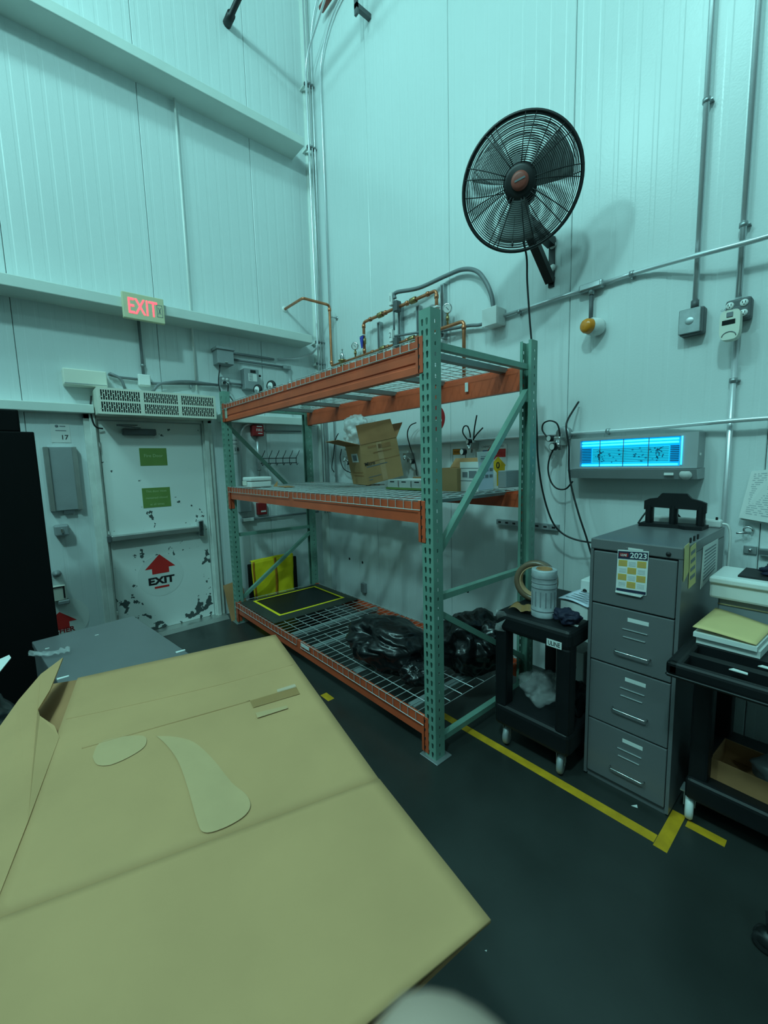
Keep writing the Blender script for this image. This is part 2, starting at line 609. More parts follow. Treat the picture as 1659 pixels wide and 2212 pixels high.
# red arrow EXIT decal
a = pl(345, 1197, DX)
disc = MB()
cy_, cz_ = a.y - .005, pl(345, 1243, DX).z
disc.lathe([(0, .0012), (.205, .0012), (.205, 0)], (DX, cy_, cz_), (1, 0, 0), 40, smooth=False)
M_decal = mat('decal_white', (0.74, 0.79, 0.76), 0.35)
dec = obj('floor_style_decal', disc, M_decal, door, label='round white decal with red arrow and the word EXIT')
dec.name = 'exit_decal'
def yz(o, y, z, x=.0016):
    return (DX + x, o[0] + y, o[1] + z)


o_ = (cy_, cz_)
zt = a.z - cz_
m = MB()
m.prism([yz(o_, 0, zt), yz(o_, .135, zt - .135), yz(o_, .075, zt - .135), yz(o_, .075, zt - .19), yz(o_, -.075, zt - .19), yz(o_, -.075, zt - .135), yz(o_, -.135, zt - .135)], (.0006, 0, 0))
m.prism([yz(o_, -.065, zt - .335), yz(o_, .065, zt - .335), yz(o_, .065, zt - .315), yz(o_, -.065, zt - .315)], (.0006, 0, 0))
obj('arrow', m, M_red, dec)
text('lettering', 'EXIT', (DX + .0016, cy_, cz_ + zt - .29), LX, RZ, .066, M_ink, dec, bold=.045, wide=1.2)

# ------------------------------------------------------------------ air curtain over the door
ax = XW + .26
A0, A1 = pl(207, 840, ax), pl(468, 904, ax)
y0, y1, z0, z1 = A0.y, A1.y, pl(468, 905, ax).z, pl(340, 846, ax).z
ac = thing('air_curtain', 'long white slotted air curtain mounted above the exit door', 'air curtain', (XW + .13, (y0 + y1) / 2, z0))
m = MB()
m.rbox(XW, ax - .004, y0, y1, z0, z1, .008, 2)
obj('housing', m, M_cream, ac)
fw = .018
gz = [(z0 + .018, (z0 + z1) / 2 - .008), ((z0 + z1) / 2 + .008, z1 - .018)]
W = (y1 - y0 - .05) / 3
plate = MB()
plate.box(ax - .004, ax + .0006, y0, y0 + .022, z0, z1)
plate.box(ax - .004, ax + .0006, y1 - .022, y1, z0, z1)
plate.box(ax - .004, ax, y0, y1, z1 - .018, z1)
plate.box(ax - .004, ax, y0, y1, z0, z0 + .018)
plate.box(ax - .004, ax, y0, y1, (z0 + z1) / 2 - .008, (z0 + z1) / 2 + .008)
for k in (1, 2):
    yy = y0 + .022 + k * (y1 - y0 - .044) / 3
    plate.box(ax - .004, ax + .0006, yy - .014, yy + .014, z0 + .001, z1 - .001)
obj('front_plate', plate, M_cream, ac)
for (g0, g1) in gz:
    for k in range(3):
        ya = y0 + .022 + k * (y1 - y0 - .044) / 3 + (.014 if k else 0)
        yb = y0 + .022 + (k + 1) * (y1 - y0 - .044) / 3 - (.014 if k < 2 else 0)
        gm = MB()
        gm.box(ax - .0042, ax - .0036, ya, yb, g0, g1, 1)
        n = 17
        st = (yb - ya) / n
        for i in range(n):
            yy = ya + i * st
            gm.box(ax - .0036, ax, yy, yy + st * .33, g0, g1, 0)
            zc = (g0 + g1) / 2 + (.014 if i % 2 else -.016)
            gm.box(ax - .0036, ax, yy, yy + st, zc - .0035, zc + .0035, 0)
        obj('grille', gm, [M_cream, M_blackpaint], ac)
tag(obj('power_lead', MB().tube(spline([pl(197, 855, XW + .05), pl(196, 890, XW + .06), pl(205, 920, XW + .06), pl(222, 926, XW + .04)]), .007, 6), M_hose), 'short dark cable at the left end of the air curtain', 'cable')

# ------------------------------------------------------------------ exit sign
ex = XW + .268
a, c = pl(262, 630, ex + .03), pl(357, 697, ex + .03)
sy0, sy1 = a.y, c.y
sz0, sz1 = (pl(265, 688, ex + .03).z + c.z) / 2, (a.z + pl(358, 645, ex + .03).z) / 2
es = thing('exit_sign', 'cream exit sign with glowing red letters on the white girt', 'exit sign', (ex, (sy0 + sy1) / 2, sz0))
obj('case', MB().rbox(XW + .258, ex + .03, sy0, sy1, sz0, sz1, .006, 2), M_exitface, es)
text('lettering', 'EXIT', (ex + .0305, sy0 + (sy1 - sy0) * .47, sz0 + .045), LX, RZ, (sz1 - sz0) * .6, M_exitglow, es, bold=.005, wide=.62)
m = MB()
yc0 = sy1 - .06
for (u0, u1, w0, w1) in ((0, .045, 0, .004), (0, .045, .1, .104), (0, .004, 0, .104), (.041, .045, 0, .104)):
    m.box(ex + .03, ex + .031, yc0 + u0, yc0 + u1, sz0 + .05 + w0, sz0 + .05 + w1)
m.prism([(ex + .03, yc0 + .01, sz0 + .13), (ex + .03, yc0 + .016, sz0 + .13), (ex + .03, yc0 + .034, sz0 + .075), (ex + .03, yc0 + .028, sz0 + .075)], (.001, 0, 0))
m.prism([(ex + .03, yc0 + .034, sz0 + .13), (ex + .03, yc0 + .028, sz0 + .13), (ex + .03, yc0 + .01, sz0 + .075), (ex + .03, yc0 + .016, sz0 + .075)], (.001, 0, 0))
obj('chevron_mark', m, M_greyink, es)


# ------------------------------------------------------------------ conduit helpers
def conduit(name, pts, r, label, cat='conduit', group=None, bend=.08, material=M_emt, n=10, straps=(), snap=None):
    path = fillet(pts, bend)
    if not straps:
        o = obj(name, MB().tube(path, r, n), material)
        return tag(o, label, cat, group)
    t = thing(name, label, cat, (path[0].x, path[0].y, min(p.z for p in path)), group)
    obj('pipe', MB().tube(path, r, n), material, t)
    for (p, ax_, wall) in straps:
        m = MB()
        ax_ = Vector(ax_).normalized()
        m.tube([Vector(p) - ax_ * .011, Vector(p) + ax_ * .011], r * 1.35, 10)
        w = Vector(wall)
        side = ax_.cross(w).normalized()
        m.beam(Vector(p) - side * r * 1.2, Vector(p) + w - side * r * 1.2, .02, .006, up=ax_)
        obj('strap', m, M_galv, t)
    return t


def jbox(name, c, s, r, m_, label, cat='junction box', parent=None, cover=None, group=None):
    """small surface box: c centre, s full size"""
    t = thing(name, label, cat, (c.x, c.y, c.z - s[2] / 2), group)
    obj('body', MB().rbox(c.x - s[0] / 2, c.x + s[0] / 2, c.y - s[1] / 2, c.y + s[1] / 2, c.z - s[2] / 2, c.z + s[2] / 2, r, 2), m_, t)
    return t


# ------------------------------------------------------------------ corner conduits
XC = XW + .13
cpx = [661, 667, 673, 679, 685]
cys = [pl(x, 294, XC).y for x in cpx]
cgrp = 'upright conduits in the corner'
topz = 8.0
lab = ['leftmost upright conduit in the corner bundle, bending left under the lower girt',
       'second upright steel conduit from the left in the corner bundle',
       'middle upright steel conduit of the corner bundle',
       'fourth upright conduit of the corner bundle, bending right near the top',
       'fifth upright conduit of the corner bundle, bending right near the top']
zb1 = pl(672, 150, XC).z
e1 = pl(677, 745, XC)
conduit('corner_conduit', [pl(600, 776, XW + .03), pl(655, 773, XW + .05), Vector((XC + .05, cys[0], 2.92)), Vector((XC + .05, cys[0], zb1)), Vector((XC + .75, cys[0] + .02, zb1 + .52)), Vector((2.0, cys[0] + .02, zb1 + .55))], .012, lab[0], group=cgrp, bend=.16)
for k in (1, 2):
    conduit('corner_conduit', [Vector((XC, cys[k], 1.0)), Vector((XC, cys[k], topz))], .0095, lab[k], group=cgrp)
for k in (3, 4):
    zt_ = pl(674 + 6 * (k - 3), 70 + 20 * (k - 3), XC).z
    conduit('corner_conduit', [Vector((XC, cys[k], 1.0)), Vector((XC, cys[k], zt_)), Vector((XC + .35, cys[k], zt_ + .4)), Vector((2.0, cys[k], zt_ + .42))], .0095, lab[k], group=cgrp, bend=.2)
p6 = pr(697, 294, YW - .03)
z6 = pr(692, 130, YW - .03).z
conduit('corner_conduit', [Vector((p6.x, p6.y, 1.2)), Vector((p6.x, p6.y, z6)), Vector((p6.x + .3, p6.y, z6 + .3)), Vector((2.0, p6.y, z6 + .3))], .0100, 'upright conduit on the right wall, just right of the corner bundle', group=cgrp, bend=.2)
for (zz, nm) in ((pl(675, 186, XC).z, 'upper'), (pl(678, 320, XC).z, 'middle'), (pl(682, 737, XC).z, 'lower'), (pl(690, 785, XC).z, 'lowest')):
    m = MB()
    m.box(XC - .035, XC - .014, cys[1] - .014, cys[4] + .03, zz - .012, zz + .012)
    t = thing('conduit_rail', 'dark clamp rail behind the corner conduits, the %s one' % nm, 'clamp rail', (XC - .03, (cys[0] + cys[4]) / 2, zz - .02), 'clamp rails of the corner conduits')
    obj('rail', m, M_dkgrey, t)
    for yy in cys[1:]:
        m = MB()
        m.tube([(XC, yy, zz - .01), (XC, yy, zz + .01)], .0145, 10)
        obj('clamp', m, M_grey, t)
    for yy in (cys[1], cys[4]):
        obj('standoff', MB().box(XW, XC - .035, yy - .012, yy + .012, zz - .012, zz + .012), M_trim, t)
# dark pipe through the door wall, high up
p = pl(490, 52)
tag(obj('sprinkler_pipe', MB().tube([p + Vector((-.02, 0, 0)), p + Vector((.12, 0, 0)), p + Vector((.12, 0, 0)), p + Vector((4, 0, 0))], [.04, .04, .027, .027], 12), M_blackpaint), 'black pipe leaving the door wall high at the top of the picture', 'pipe')
p = pr(694, 20, YW - .07)
tag(obj('sprinkler_pipe', MB().tube([p, p + Vector((.25, 0, 0)), p + Vector((.25, 0, .0)), p + Vector((3.4, 0, 0))], [.032, .032, .024, .024], 12), M_tagpink), 'rusty brown pipe end beside the conduits at the top edge', 'pipe')
p = pr(777, 20, YW - .12)
m = MB()
m.box(p.x - .02, p.x + .02, p.y - .05, YW, p.z - .02, p.z + .02)
m.box(p.x - .02, p.x + .02, p.y - .05, p.y - .03, p.z - .07, p.z + .55)
tag(obj('pipe_hanger', m, M_dkgrey), 'dark bracket carrying the conduits on the right wall near the ceiling', 'bracket')
# thin white riser on the door wall
r0, r1 = pl(384, 185, XW + .02), pl(414, 838, XW + .02)
ry = (r0.y + r1.y) / 2
tag(obj('white_riser', MB().tube([(XW + .03, ry, r1.z - .02), (XW + .03, ry, 5.0)], .010, 8), M_white), 'thin white vertical tube down the door wall right of the exit sign', 'tube')

# ------------------------------------------------------------------ door wall fixtures
def wbox_l(px0, py0, px1, py1, depth):
    """extent on the door wall of a box whose front face covers these pixels"""
    a, c = pl(px0, py0, XW + depth), pl(px1, py1, XW + depth)
    return a.y, c.y, c.z, a.z


# white emergency light housing left of the sign
y0, y1, _, _ = wbox_l(134, 793, 233, 836, .12)
z1 = pl(180, 798, XW + .12).z; z0 = pl(180, 833, XW + .12).z
t = thing('emergency_light', 'long pale box on the door wall, above left of the air curtain', 'light housing', (XW, (y0 + y1) / 2, z0))
obj('housing', MB().rbox(XW, XW + .12, y0, y1, z0, z1, .008, 2), M_cream, t)
obj('cover_seam', MB().box(XW + .12, XW + .1215, y0 + .006, y1 - .006, z0 + .012, z0 + .017), M_grey, t)
# round-cornered junction box under the exit sign
c = pl(311, 822, XW + .03)
t = jbox('junction_box', c, (.06, .105, .105), .012, M_white, 'small white junction box on the conduit below the exit sign')
obj('cover', MB().rbox(c.x + .03, c.x + .036, c.y - .046, c.y + .046, c.z - .046, c.z + .046, .003, 1), M_white, t)
conduit('conduit', [Vector((XW + .03, c.y, c.z + .05)), Vector((XW + .03, c.y, 2.963))], .013, 'short vertical conduit between the exit sign and its junction box', straps=[((XW + .03, c.y, 2.55), (0, 0, 1), (-.03, 0, 0))], material=M_flex)
conduit('conduit', [pl(233, 808, XW + .03), pl(255, 815, XW + .03), Vector((XW + .03, c.y - .05, c.z + .005))], .012, 'grey conduit from the pale light housing to the junction box', material=M_flex, bend=.05)
conduit('conduit', [pl(236, 806, XW + .06), pl(262, 817, XW + .07), pl(270, 840, XW + .07)], .012, 'short bent grey conduit dropping behind the air curtain', material=M_flex, bend=.1)
q = pl(472, 834, XW + .03)
conduit('conduit', [Vector((XW + .03, c.y + .05, c.z - .02)), Vector((XW + .03, q.y, q.z + .012))], .012, 'level grey conduit from the junction box to the wall outlet', material=M_flex, straps=[((XW + .03, 1.35, c.z - .014), (0, 1, 0), (-.03, 0, 0))])
conduit('conduit', [pl(330, 846, XW + .08), pl(342, 829, XW + .07), pl(400, 822, XW + .06), pl(470, 832, XW + .05)], .013, 'arched flexible conduit rising over the top of the air curtain', material=M_flex, bend=.12)
# weatherproof box with cord
dp = .14
y0, y1 = pl(470, 768, XW + dp).y, pl(505, 768, XW + dp).y
z1, z0 = pl(488, 752, XW + dp).z, pl(488, 786, XW + dp).z
t = thing('grey_enclosure', 'grey square enclosure with overhanging lid above the wall outlet', 'electrical box', (XW, (y0 + y1) / 2, z0))
obj('body', MB().rbox(XW, XW + dp, y0, y1, z0, z1 - .015, .004, 1), M_grey, t)
obj('lid', MB().rbox(XW, XW + dp + .015, y0 - .012, y1 + .012, z1 - .018, z1 + .01, .003, 1), M_grey, t)
obj('latch', MB().rbox(XW + dp, XW + dp + .012, (y0 + y1) / 2 - .015, (y0 + y1) / 2 + .015, z0 + .01, z0 + .022, .003, 1), M_brushed, t)
ye = y1
e = pl(672, 765, XW + .03)
conduit('conduit', [Vector((XW + .03, ye, pl(510, 766).z)), pl(560, 771, XW + .03), pl(592, 776.5, XW + .03)], .012, 'upper of two grey conduits leaving the square enclosure', material=M_flex)
k = pl(612, 793, XW + .03)
conduit('conduit', [Vector((XW + .03, ye, pl(510, 779).z)), Vector((XW + .03, k.y, k.z))], .012, 'lower of two grey conduits leaving the square enclosure', material=M_flex)
t = jbox('conduit_elbow', Vector((XW + .03, k.y + .04, k.z)), (.045, .1, .04), .008, M_galv, 'rectangular conduit elbow body at the end of the lower conduit', 'conduit fitting')
k2 = pl(626, 800, XW + .03)
conduit('conduit', [Vector((XW + .03, k.y + .075, k.z)), Vector((XW + .03, k.y + .075, 2.20))], .0115, 'short vertical conduit dropping from the elbow body behind the rack')
# quad outlet
oy0, oy1 = pl(477, 822, XW + .05).y, pl(496, 822, XW + .05).y
oz1, oz0 = pl(486, 814, XW + .05).z, pl(486, 833, XW + .05).z
t = thing('wall_outlet', 'four-socket steel outlet box beside the grey breaker box', 'outlet', (XW, (oy0 + oy1) / 2, oz0))
obj('body', MB().rbox(XW, XW + .05, oy0, oy1, oz0, oz1, .006, 2), M_grey, t)
for i in (0, 1):
    for j in (0, 1):
        cyy, czz = oy0 + (oy1 - oy0) * (.28 + .44 * i), oz0 + (oz1 - oz0) * (.28 + .44 * j)
        obj('socket', MB().lathe([(0, .006), (.014, .006), (.015, 0)], (XW + .05, cyy, czz), (1, 0, 0), 14), M_white, t)
pg = Vector((XW + .06, oy0 + (oy1 - oy0) * .28, oz0 + (oz1 - oz0) * .28))
tag(obj('plug_cord', MB().tube(spline([pg + Vector((.02, 0, 0)), pg + Vector((.06, .02, -.02)), pl(493, 850, XW + .12), pl(503, 866, XW + .15), pl(507, 885, XW + .2)]), .006, 6).tube([pg, pg + Vector((.035, 0, 0))], .014, 8), M_hose), 'black cord plugged into the four-socket outlet', 'cord')
b0 = Vector((XW + .07, (y0 + y1) / 2 - .04, z0))
tag(obj('drop_cord', MB().tube(spline([b0, pl(474, 800, XW + .09), pl(472, 825, XW + .09), pl(476, 846, XW + .1), pl(479, 860, XW + .1)]), .006, 6), M_hose), 'black cord hanging from the square enclosure past the outlet', 'cord')
# breaker box
dp = .11
by0, by1 = pl(529, 820, XW + dp).y, pl(560, 820, XW + dp).y
bz1, bz0 = pl(545, 797, XW + dp).z, pl(545, 841, XW + dp).z
t = thing('disconnect_box', 'dark grey disconnect box with white instruction label and side lever', 'electrical box', (XW, (by0 + by1) / 2, bz0))
obj('body', MB().rbox(XW, XW + dp, by0, by1, bz0, bz1, .004, 1), M_grey, t)
lb = obj('label_sheet', MB().box(XW + dp, XW + dp + .001, by0 + .04, by1 - .025, bz0 + .085, bz1 - .05), M_paper, t)
obj('print', bars(Vector((XW + dp + .001, by0 + .04, bz0 + .085)), LX, RZ, [(.008, .05, .012 * i + .008, .005) for i in range(6)], MB()), M_greyink, lb)
obj('warning_patch', MB().box(XW + dp, XW + dp + .001, by0 + .065, by1 - .035, bz1 - .042, bz1 - .012), M_ink, t)
m = MB()
m.beam((XW + .06, by1, bz1 - .06), (XW + .06, by1 + .03, bz1 - .05), .02, .012)
m.lathe([(0, .02), (.014, .016), (.016, 0), (0, -.006)], (XW + .06, by1 + .03, bz1 - .06), (0, 0, 1), 12)
obj('lever', m, M_blackpaint, t)
conduit('conduit', [Vector((XW + .03, oy1, oz0 + .035)), Vector((XW + .03, by0, oz0 + .03))], .011, 'stub of conduit between the outlet and the disconnect box', material=M_flex)
# numbered paper signs
def number_sign(px0, py0, px1, py1, num, label):
    a, c = pl(px0, py0, XW + .003), pl(px1, py1, XW + .003)
    t = thing('number_sign', label, 'sign', (XW, (a.y + c.y) / 2, c.z), 'numbered paper signs')
    obj('sheet', MB().box(XW, XW + .003, a.y, c.y, c.z, a.z), M_paper, t)
    w, h = c.y - a.y, a.z - c.z
    m = MB()
    m.lathe([(0, .001), (w * .09, .001), (w * .09, 0)], (XW + .003, a.y + w * .33, a.z - h * .14), (1, 0, 0), 16)
    bars(Vector((XW + .003, a.y, c.z)), LX, RZ, [(w * .48, w * .78, h * .83, h * .05), (w * .25, w * .8, h * .6, h * .045)], m)
    obj('emblem_and_print', m, M_greyink, t)
    text('lettering', num, (XW + .003, a.y + w * .68, c.z + h * .16), LX, RZ, h * .24, M_ink, t, bold=.01)
    return t


number_sign(107, 914, 154, 956, '17', 'white paper sign reading 17 between the black cabinet and the door')
number_sign(495, 946, 518, 980, '18', 'white paper sign reading 18 behind the left end of the rack')
# steel framed panel under 17
a, c = pl(92, 965, XW + .06), pl(180, 1100, XW + .06)
t = thing('steel_dispenser', 'tall steel-framed grey wall dispenser below the number 17 sign', 'dispenser', (XW, (a.y + c.y) / 2, c.z))
yl, yr, zb_, zt_ = a.y, c.y, c.z, a.z
obj('back_panel', MB().rbox(XW, XW + .045, yl, yr, zb_, zt_, .004, 1), M_grey, t)
for yy in (yl, yr - .035):
    obj('side_rail', MB().rbox(XW, XW + .062, yy, yy + .035, zb_, zt_, .004, 1), M_brushed, t)
obj('bottom_slot', MB().box(XW + .005, XW + .04, yl + .09, yr - .06, zb_ - .03, zb_), M_dkgrey, t)
# small grey switch box
c = pl(133, 1145, XW + .05)
t = jbox('switch_box', c, (.1, .1, .09), .012, M_grey, 'small grey switch box below the steel dispenser')
obj('toggle', MB().rbox(c.x + .05, c.x + .065, c.y - .008, c.y + .008, c.z - .02, c.z + .02, .004, 1), M_chrome, t)
c = pl(123, 1241, XW + .04)
tag(obj('wall_hook', MB().lathe([(0, .05), (.02, .045), (.022, .02), (.032, .012), (.032, 0)], (XW, c.y, c.z), (1, 0, 0), 14), M_grey), 'round grey wall fitting low beside the black cabinet', 'fitting')
c = pl(129, 1275, XW + .04)
t = thing('meter_box', 'small pale box with dark frame low beside the black cabinet', 'box', (XW, c.y, c.z - .09))
obj('body', MB().rbox(XW, XW + .05, c.y - .06, c.y + .04, c.z - .09, c.z + .04, .006, 1), M_cream, t)
obj('frame', MB().box(XW + .05, XW + .056, c.y + .022, c.y + .034, c.z - .07, c.z + .03).box(XW + .05, XW + .056, c.y - .05, c.y + .034, c.z + .026, c.z + .035), M_ink, t)
obj('lower_clip', MB().rbox(XW, XW + .06, c.y - .02, c.y + .06, c.z - .125, c.z - .09, .006, 1), M_grey, t)
# extinguisher decal
cc = pl(136, 1338, XW + .002)
t = thing('extinguisher_decal', 'round white decal with red arrow and red capitals beside the black cabinet', 'decal', (XW, cc.y, cc.z - .19))
obj('disc', MB().lathe([(0, .0015), (.19, .0015), (.19, 0)], (XW, cc.y, cc.z), (1, 0, 0), 36, smooth=False), M_decal, t)
ar = pl(128, 1322, XW + .002)
X_ = XW + .0018
m = MB().prism([(X_, ar.y + u, ar.z + v) for u, v in ((0, .0), (.115, -.10), (.06, -.10), (.06, -.16), (-.06, -.16), (-.06, -.10), (-.115, -.10))], (.0008, 0, 0))
obj('arrow', m, M_red, t)
tx = pl(120, 1368, X_)
text('lettering', 'EXTINGUISHER', (X_, pl(163, 1368, X_).y, pl(140, 1366, X_).z), LX, RZ, .042, M_redbox, t, bold=.02, align='RIGHT')

# red alarm boxes, conduits and coat rail behind the rack
dp = .07
y0, y1 = pl(546, 932, XW + dp).y, pl(570, 932, XW + dp).y
z1, z0 = pl(558, 917, XW + dp).z, pl(558, 942, XW + dp).z
t = thing('fire_alarm_box', 'dark red alarm box under the girt behind the rack', 'alarm box', (XW, (y0 + y1) / 2, z0))
obj('body', MB().rbox(XW, XW + dp, y0, y1, z0, z1, .006, 1), M_redbox, t)
text('lettering', 'FIRE', (XW + dp, (y0 + y1) / 2 + .012, (z0 + z1) / 2 - .01), LX, RZ, .028, M_whiteink, t)
obj('print', bars(Vector((XW + dp, y0, z0)), LX, RZ, [(.05, .11, .10, .01), (.06, .11, .025, .008)], MB()), M_whiteink, t)
conduit('conduit', [Vector((XW + .03, (y0 + y1) / 2, z0)), pl(561, 1040, XW + .03)], .013, 'upright conduit below the upper red alarm box', straps=[(pl(560, 1015, XW + .03), (0, 0, 1), (-.03, 0, 0))])
conduit('conduit', [pl(545, 917, XW + .03), pl(530, 917, XW + .03), pl(519, 935, XW + .03), pl(523, 1085, XW + .03)], .013, 'upright conduit curving over to the upper red alarm box', bend=.12)
conduit('conduit', [Vector((XW + .02, y1, (z0 + z1) / 2)), pl(650, 932, XW + .02)], .008, 'thin dark level conduit right of the upper red alarm box', material=M_flex)
dp = .06
y0, y1 = pl(558, 1100, XW + dp).y, pl(577, 1100, XW + dp).y
z1, z0 = pl(567, 1086, XW + dp).z, pl(567, 1112, XW + dp).z
t = thing('fire_alarm_box', 'dark red alarm box seen below the middle shelf of the rack', 'alarm box', (XW, (y0 + y1) / 2, z0))
obj('body', MB().rbox(XW, XW + dp, y0, y1, z0, z1, .006, 1), M_redbox, t)
obj('print', bars(Vector((XW + dp, y0, z0)), LX, RZ, [(.03, .09, .03, .018)], MB()), M_whiteink, t)
c = pl(528, 1090, XW + .04)
jbox('grey_box', c, (.08, .13, .16), .008, M_grey, 'plain grey wall box below the middle shelf left of the red box', 'electrical box')
c = pl(535, 1122, XW + .03)
t = jbox('oval_junction_fitting', c, (.05, .15, .05), .012, M_galv, 'oval conduit body with pale cover below the middle shelf', 'conduit fitting')
obj('cover', MB().rbox(c.x + .025, c.x + .03, c.y - .06, c.y + .06, c.z - .018, c.z + .018, .003, 1), M_white, t)
conduit('conduit', [c + Vector((0, .075, 0)), Vector((c.x, 2.75, c.z))], .012, 'level dark conduit below the middle shelf on the door wall', material=M_flex)
# coat rail
a, c = pl(563, 994, XW + .04), pl(641, 996, XW + .04)
t = thing('coat_rail', 'black wire coat rail with six hooks seen over the middle shelf', 'coat rail', (XW, (a.y + c.y) / 2, a.z - .05))
m = MB()
z_ = (a.z + c.z) / 2
for dz in (.028, -.028):
    m.tube([(XW + .04, a.y, z_ + dz), (XW + .04, c.y, z_ + dz)], .005, 6)
m.tube([(XW + .04, a.y, z_ + .028), (XW, a.y, z_ + .028)], .004, 6)
m.tube([(XW + .04, c.y, z_ + .028), (XW, c.y, z_ + .028)], .004, 6)
obj('rails', m, M_blackpaint, t)
for i in range(6):
    yy = a.y + .01 + (c.y - a.y - .02) * i / 5
    pts = spline([(XW + .1, yy + .02, z_ + .115), (XW + .085, yy + .005, z_ + .07), (XW + .05, yy, z_ + .03), (XW + .045, yy, z_ - .03), (XW + .06, yy, z_ - .05), (XW + .085, yy, z_ - .035)], 5)
    obj('hook', MB().tube(pts, .004, 6), M_blackpaint, t)

# ------------------------------------------------------------------ right wall: copper manifold
YC = YW - .10
A = pl(615, 668)
B = pr(664, 633, A.y)
C = pr(711, 652, YC)
B = Vector((C.x, A.y, A.z)); C = Vector((C.x, YC, A.z))
D = pr(717, 790, YC)
zlow = (D.z + pr(995, 697, YC).z) / 2
E1 = pr(1002, 700, YC)
mf = thing('copper_manifold', 'copper pipe manifold with valves and gauges above the rack', 'pipework', (-3.3, YC, zlow))


def cpipe(pts, r=.0145, bend=.035):
    return obj('pipe', MB().tube(fillet(pts, bend, 5), r, 10), M_copper, mf)


def fitting(p, d, r=.020, l=.05, m_=M_copper, name='coupling'):
    d = Vector(d).normalized()
    return obj(name, MB().lathe([(r * .8, -l / 2), (r, -l / 2 + .004), (r, l / 2 - .004), (r * .8, l / 2)], p, d, 12), m_, mf)


cpipe([A, B, C, Vector((C.x, YC, zlow)), Vector((E1.x, YC, zlow)), Vector((E1.x, YC, zlow - .55))])
obj('escutcheon', MB().lathe([(0, .012), (.03, .01), (.034, 0)], (XW, A.y, A.z), (1, 0, 0), 18), M_white, mf)
zup = (pr(800, 687, YC).z + pr(930, 636, YC).z) / 2
xu0, xu1 = pr(786, 715, YC).x, pr(943, 650, YC).x
cpipe([(xu0, YC, zlow), (xu0, YC, zup), (xu1, YC, zup), (xu1, YC, zlow)])
for px, up in ((800, 1), (833, 1), (880, 1), (925, 1), (805, 0), (838, 0), (880, 0), (735, 0)):
    x = pr(px, 690 if up else 755, YC).x
    fitting((x, YC, zup if up else zlow), (1, 0, 0), .021, .03)
for (x, z) in ((C.x, C.z - .05), (C.x, zlow + .04), (xu0, zup - .04), (xu1, zup - .05), (E1.x, zlow - .05), (xu0, zlow + .04)):
    fitting((x, YC, z), (0, 0, 1), .019, .035)
for x in (pr(822, 678, YC).x, pr(893, 650, YC).x):
    fitting((x, YC, zup), (1, 0, 0), .026, .07, M_brass, 'union')
for x in (pr(827, 745, YC).x, pr(890, 725, YC).x):
    fitting((x, YC, zlow), (1, 0, 0), .026, .07, M_brass, 'union')
# pressure regulator
x = pr(741, 787, YC).x
m = MB()
m.lathe([(.016, -.09), (.03, -.07), (.034, -.03), (.03, 0), (.05, .012), (.052, .022), (.03, .03)], (x, YC, zlow), (0, 0, 1), 18)
rg = obj('pressure_regulator', m, M_brass, mf)
m = MB().lathe([(.03, .03), (.031, .075), (.024, .10), (.006, .108), (.006, .14), (0, .14)], (x, YC, zlow), (0, 0, 1), 18)
obj('bonnet', m, M_chrome, rg)
obj('adjuster', MB().cyl((x - .02, YC, zlow + .135), (x + .02, YC, zlow + .135), .004, n=8), M_chrome, rg)


def gauge(x, y, z, stem, name='gauge', parent=mf):
    m = MB().cyl((x, y, z), (x, y, z + stem), .009, n=10)
    m.cyl((x, y, z + stem * .45), (x, y, z + stem * .8), .014, n=8)
    g = obj(name, m, M_brass, parent)
    c = Vector((x, y, z + stem + .038))
    f = Vector((.45, -.85, -.2)).normalized()
    obj('dial_case', MB().lathe([(0, -.02), (.036, -.02), (.04, -.012), (.04, .012), (.034, .014)], c, f, 24), M_chrome, g)
    obj('dial_face', MB().lathe([(0, .010), (.034, .010)], c, f, 24), M_paper, g)
    u = f.cross(RZ).normalized()
    obj('needle', MB().beam(c + f * .0115 + Vector((0, 0, -.012)) - u * .01, c + f * .0115 + Vector((0, 0, .02)) + u * .018, .003, .002, up=f), M_ink, g)
    return g


gauge(pr(768, 772, YC).x, YC, zlow, .085)
gauge(pr(967, 700, YC).x, YC, zlow, .105)
# ball valve with blue lever
x = xu0
zv = pr(786, 737, YC).z
fitting((x, YC, zv), (0, 0, 1), .022, .06, M_brass, 'ball_valve')
v = mf.children[-1]
obj('lever', MB().prism([(x - .028, YC - .03, zv + .035), (x + .03, YC - .03, zv + .045), (x + .022, YC - .03, zv + .01), (x + .012, YC - .03, zv - .075), (x - .006, YC - .03, zv - .075)], (0, -.006, 0)), M_blue, v)
obj('lever_cap', MB().box(x - .03, x + .032, YC - .04, YC - .005, zv + .045, zv + .055), M_white, v)
x = xu1
fitting((x, YC, pr(943, 668, YC).z), (0, 0, 1), .022, .05, M_brass, 'ball_valve')
obj('lever_cap', MB().rbox(x - .01, x + .06, YC - .06, YC - .02, pr(943, 668, YC).z - .012, pr(943, 668, YC).z + .006, .004, 1), M_white, mf.children[-1])
# upright struts
for px in (808, 853, 893, 946):
    x = pr(px, 700, YC).x
    z1 = zup + (.06 if px != 808 else .01)
    if px in (808, 893):
        z1 = zup - .03
    obj('strut', MB().box(x - .02, x + .02, YW - .045, YW - .002, zlow - .06, z1).box(x - .012, x + .012, YW - .0455, YW - .04, zlow - .05, z1 - .01, 1), [M_galv, M_dkgrey], mf)
    obj('pipe_clamp', MB().box(x - .01, x + .01, YC - .02, YW - .045, zlow - .022, zlow - .016).box(x - .01, x + .01, YC - .02, YW - .045, zup - .022, zup - .016) if False else MB().box(x - .012, x + .012, YC - .02, YW - .045, zlow - .022, zlow - .016), M_galv, mf)
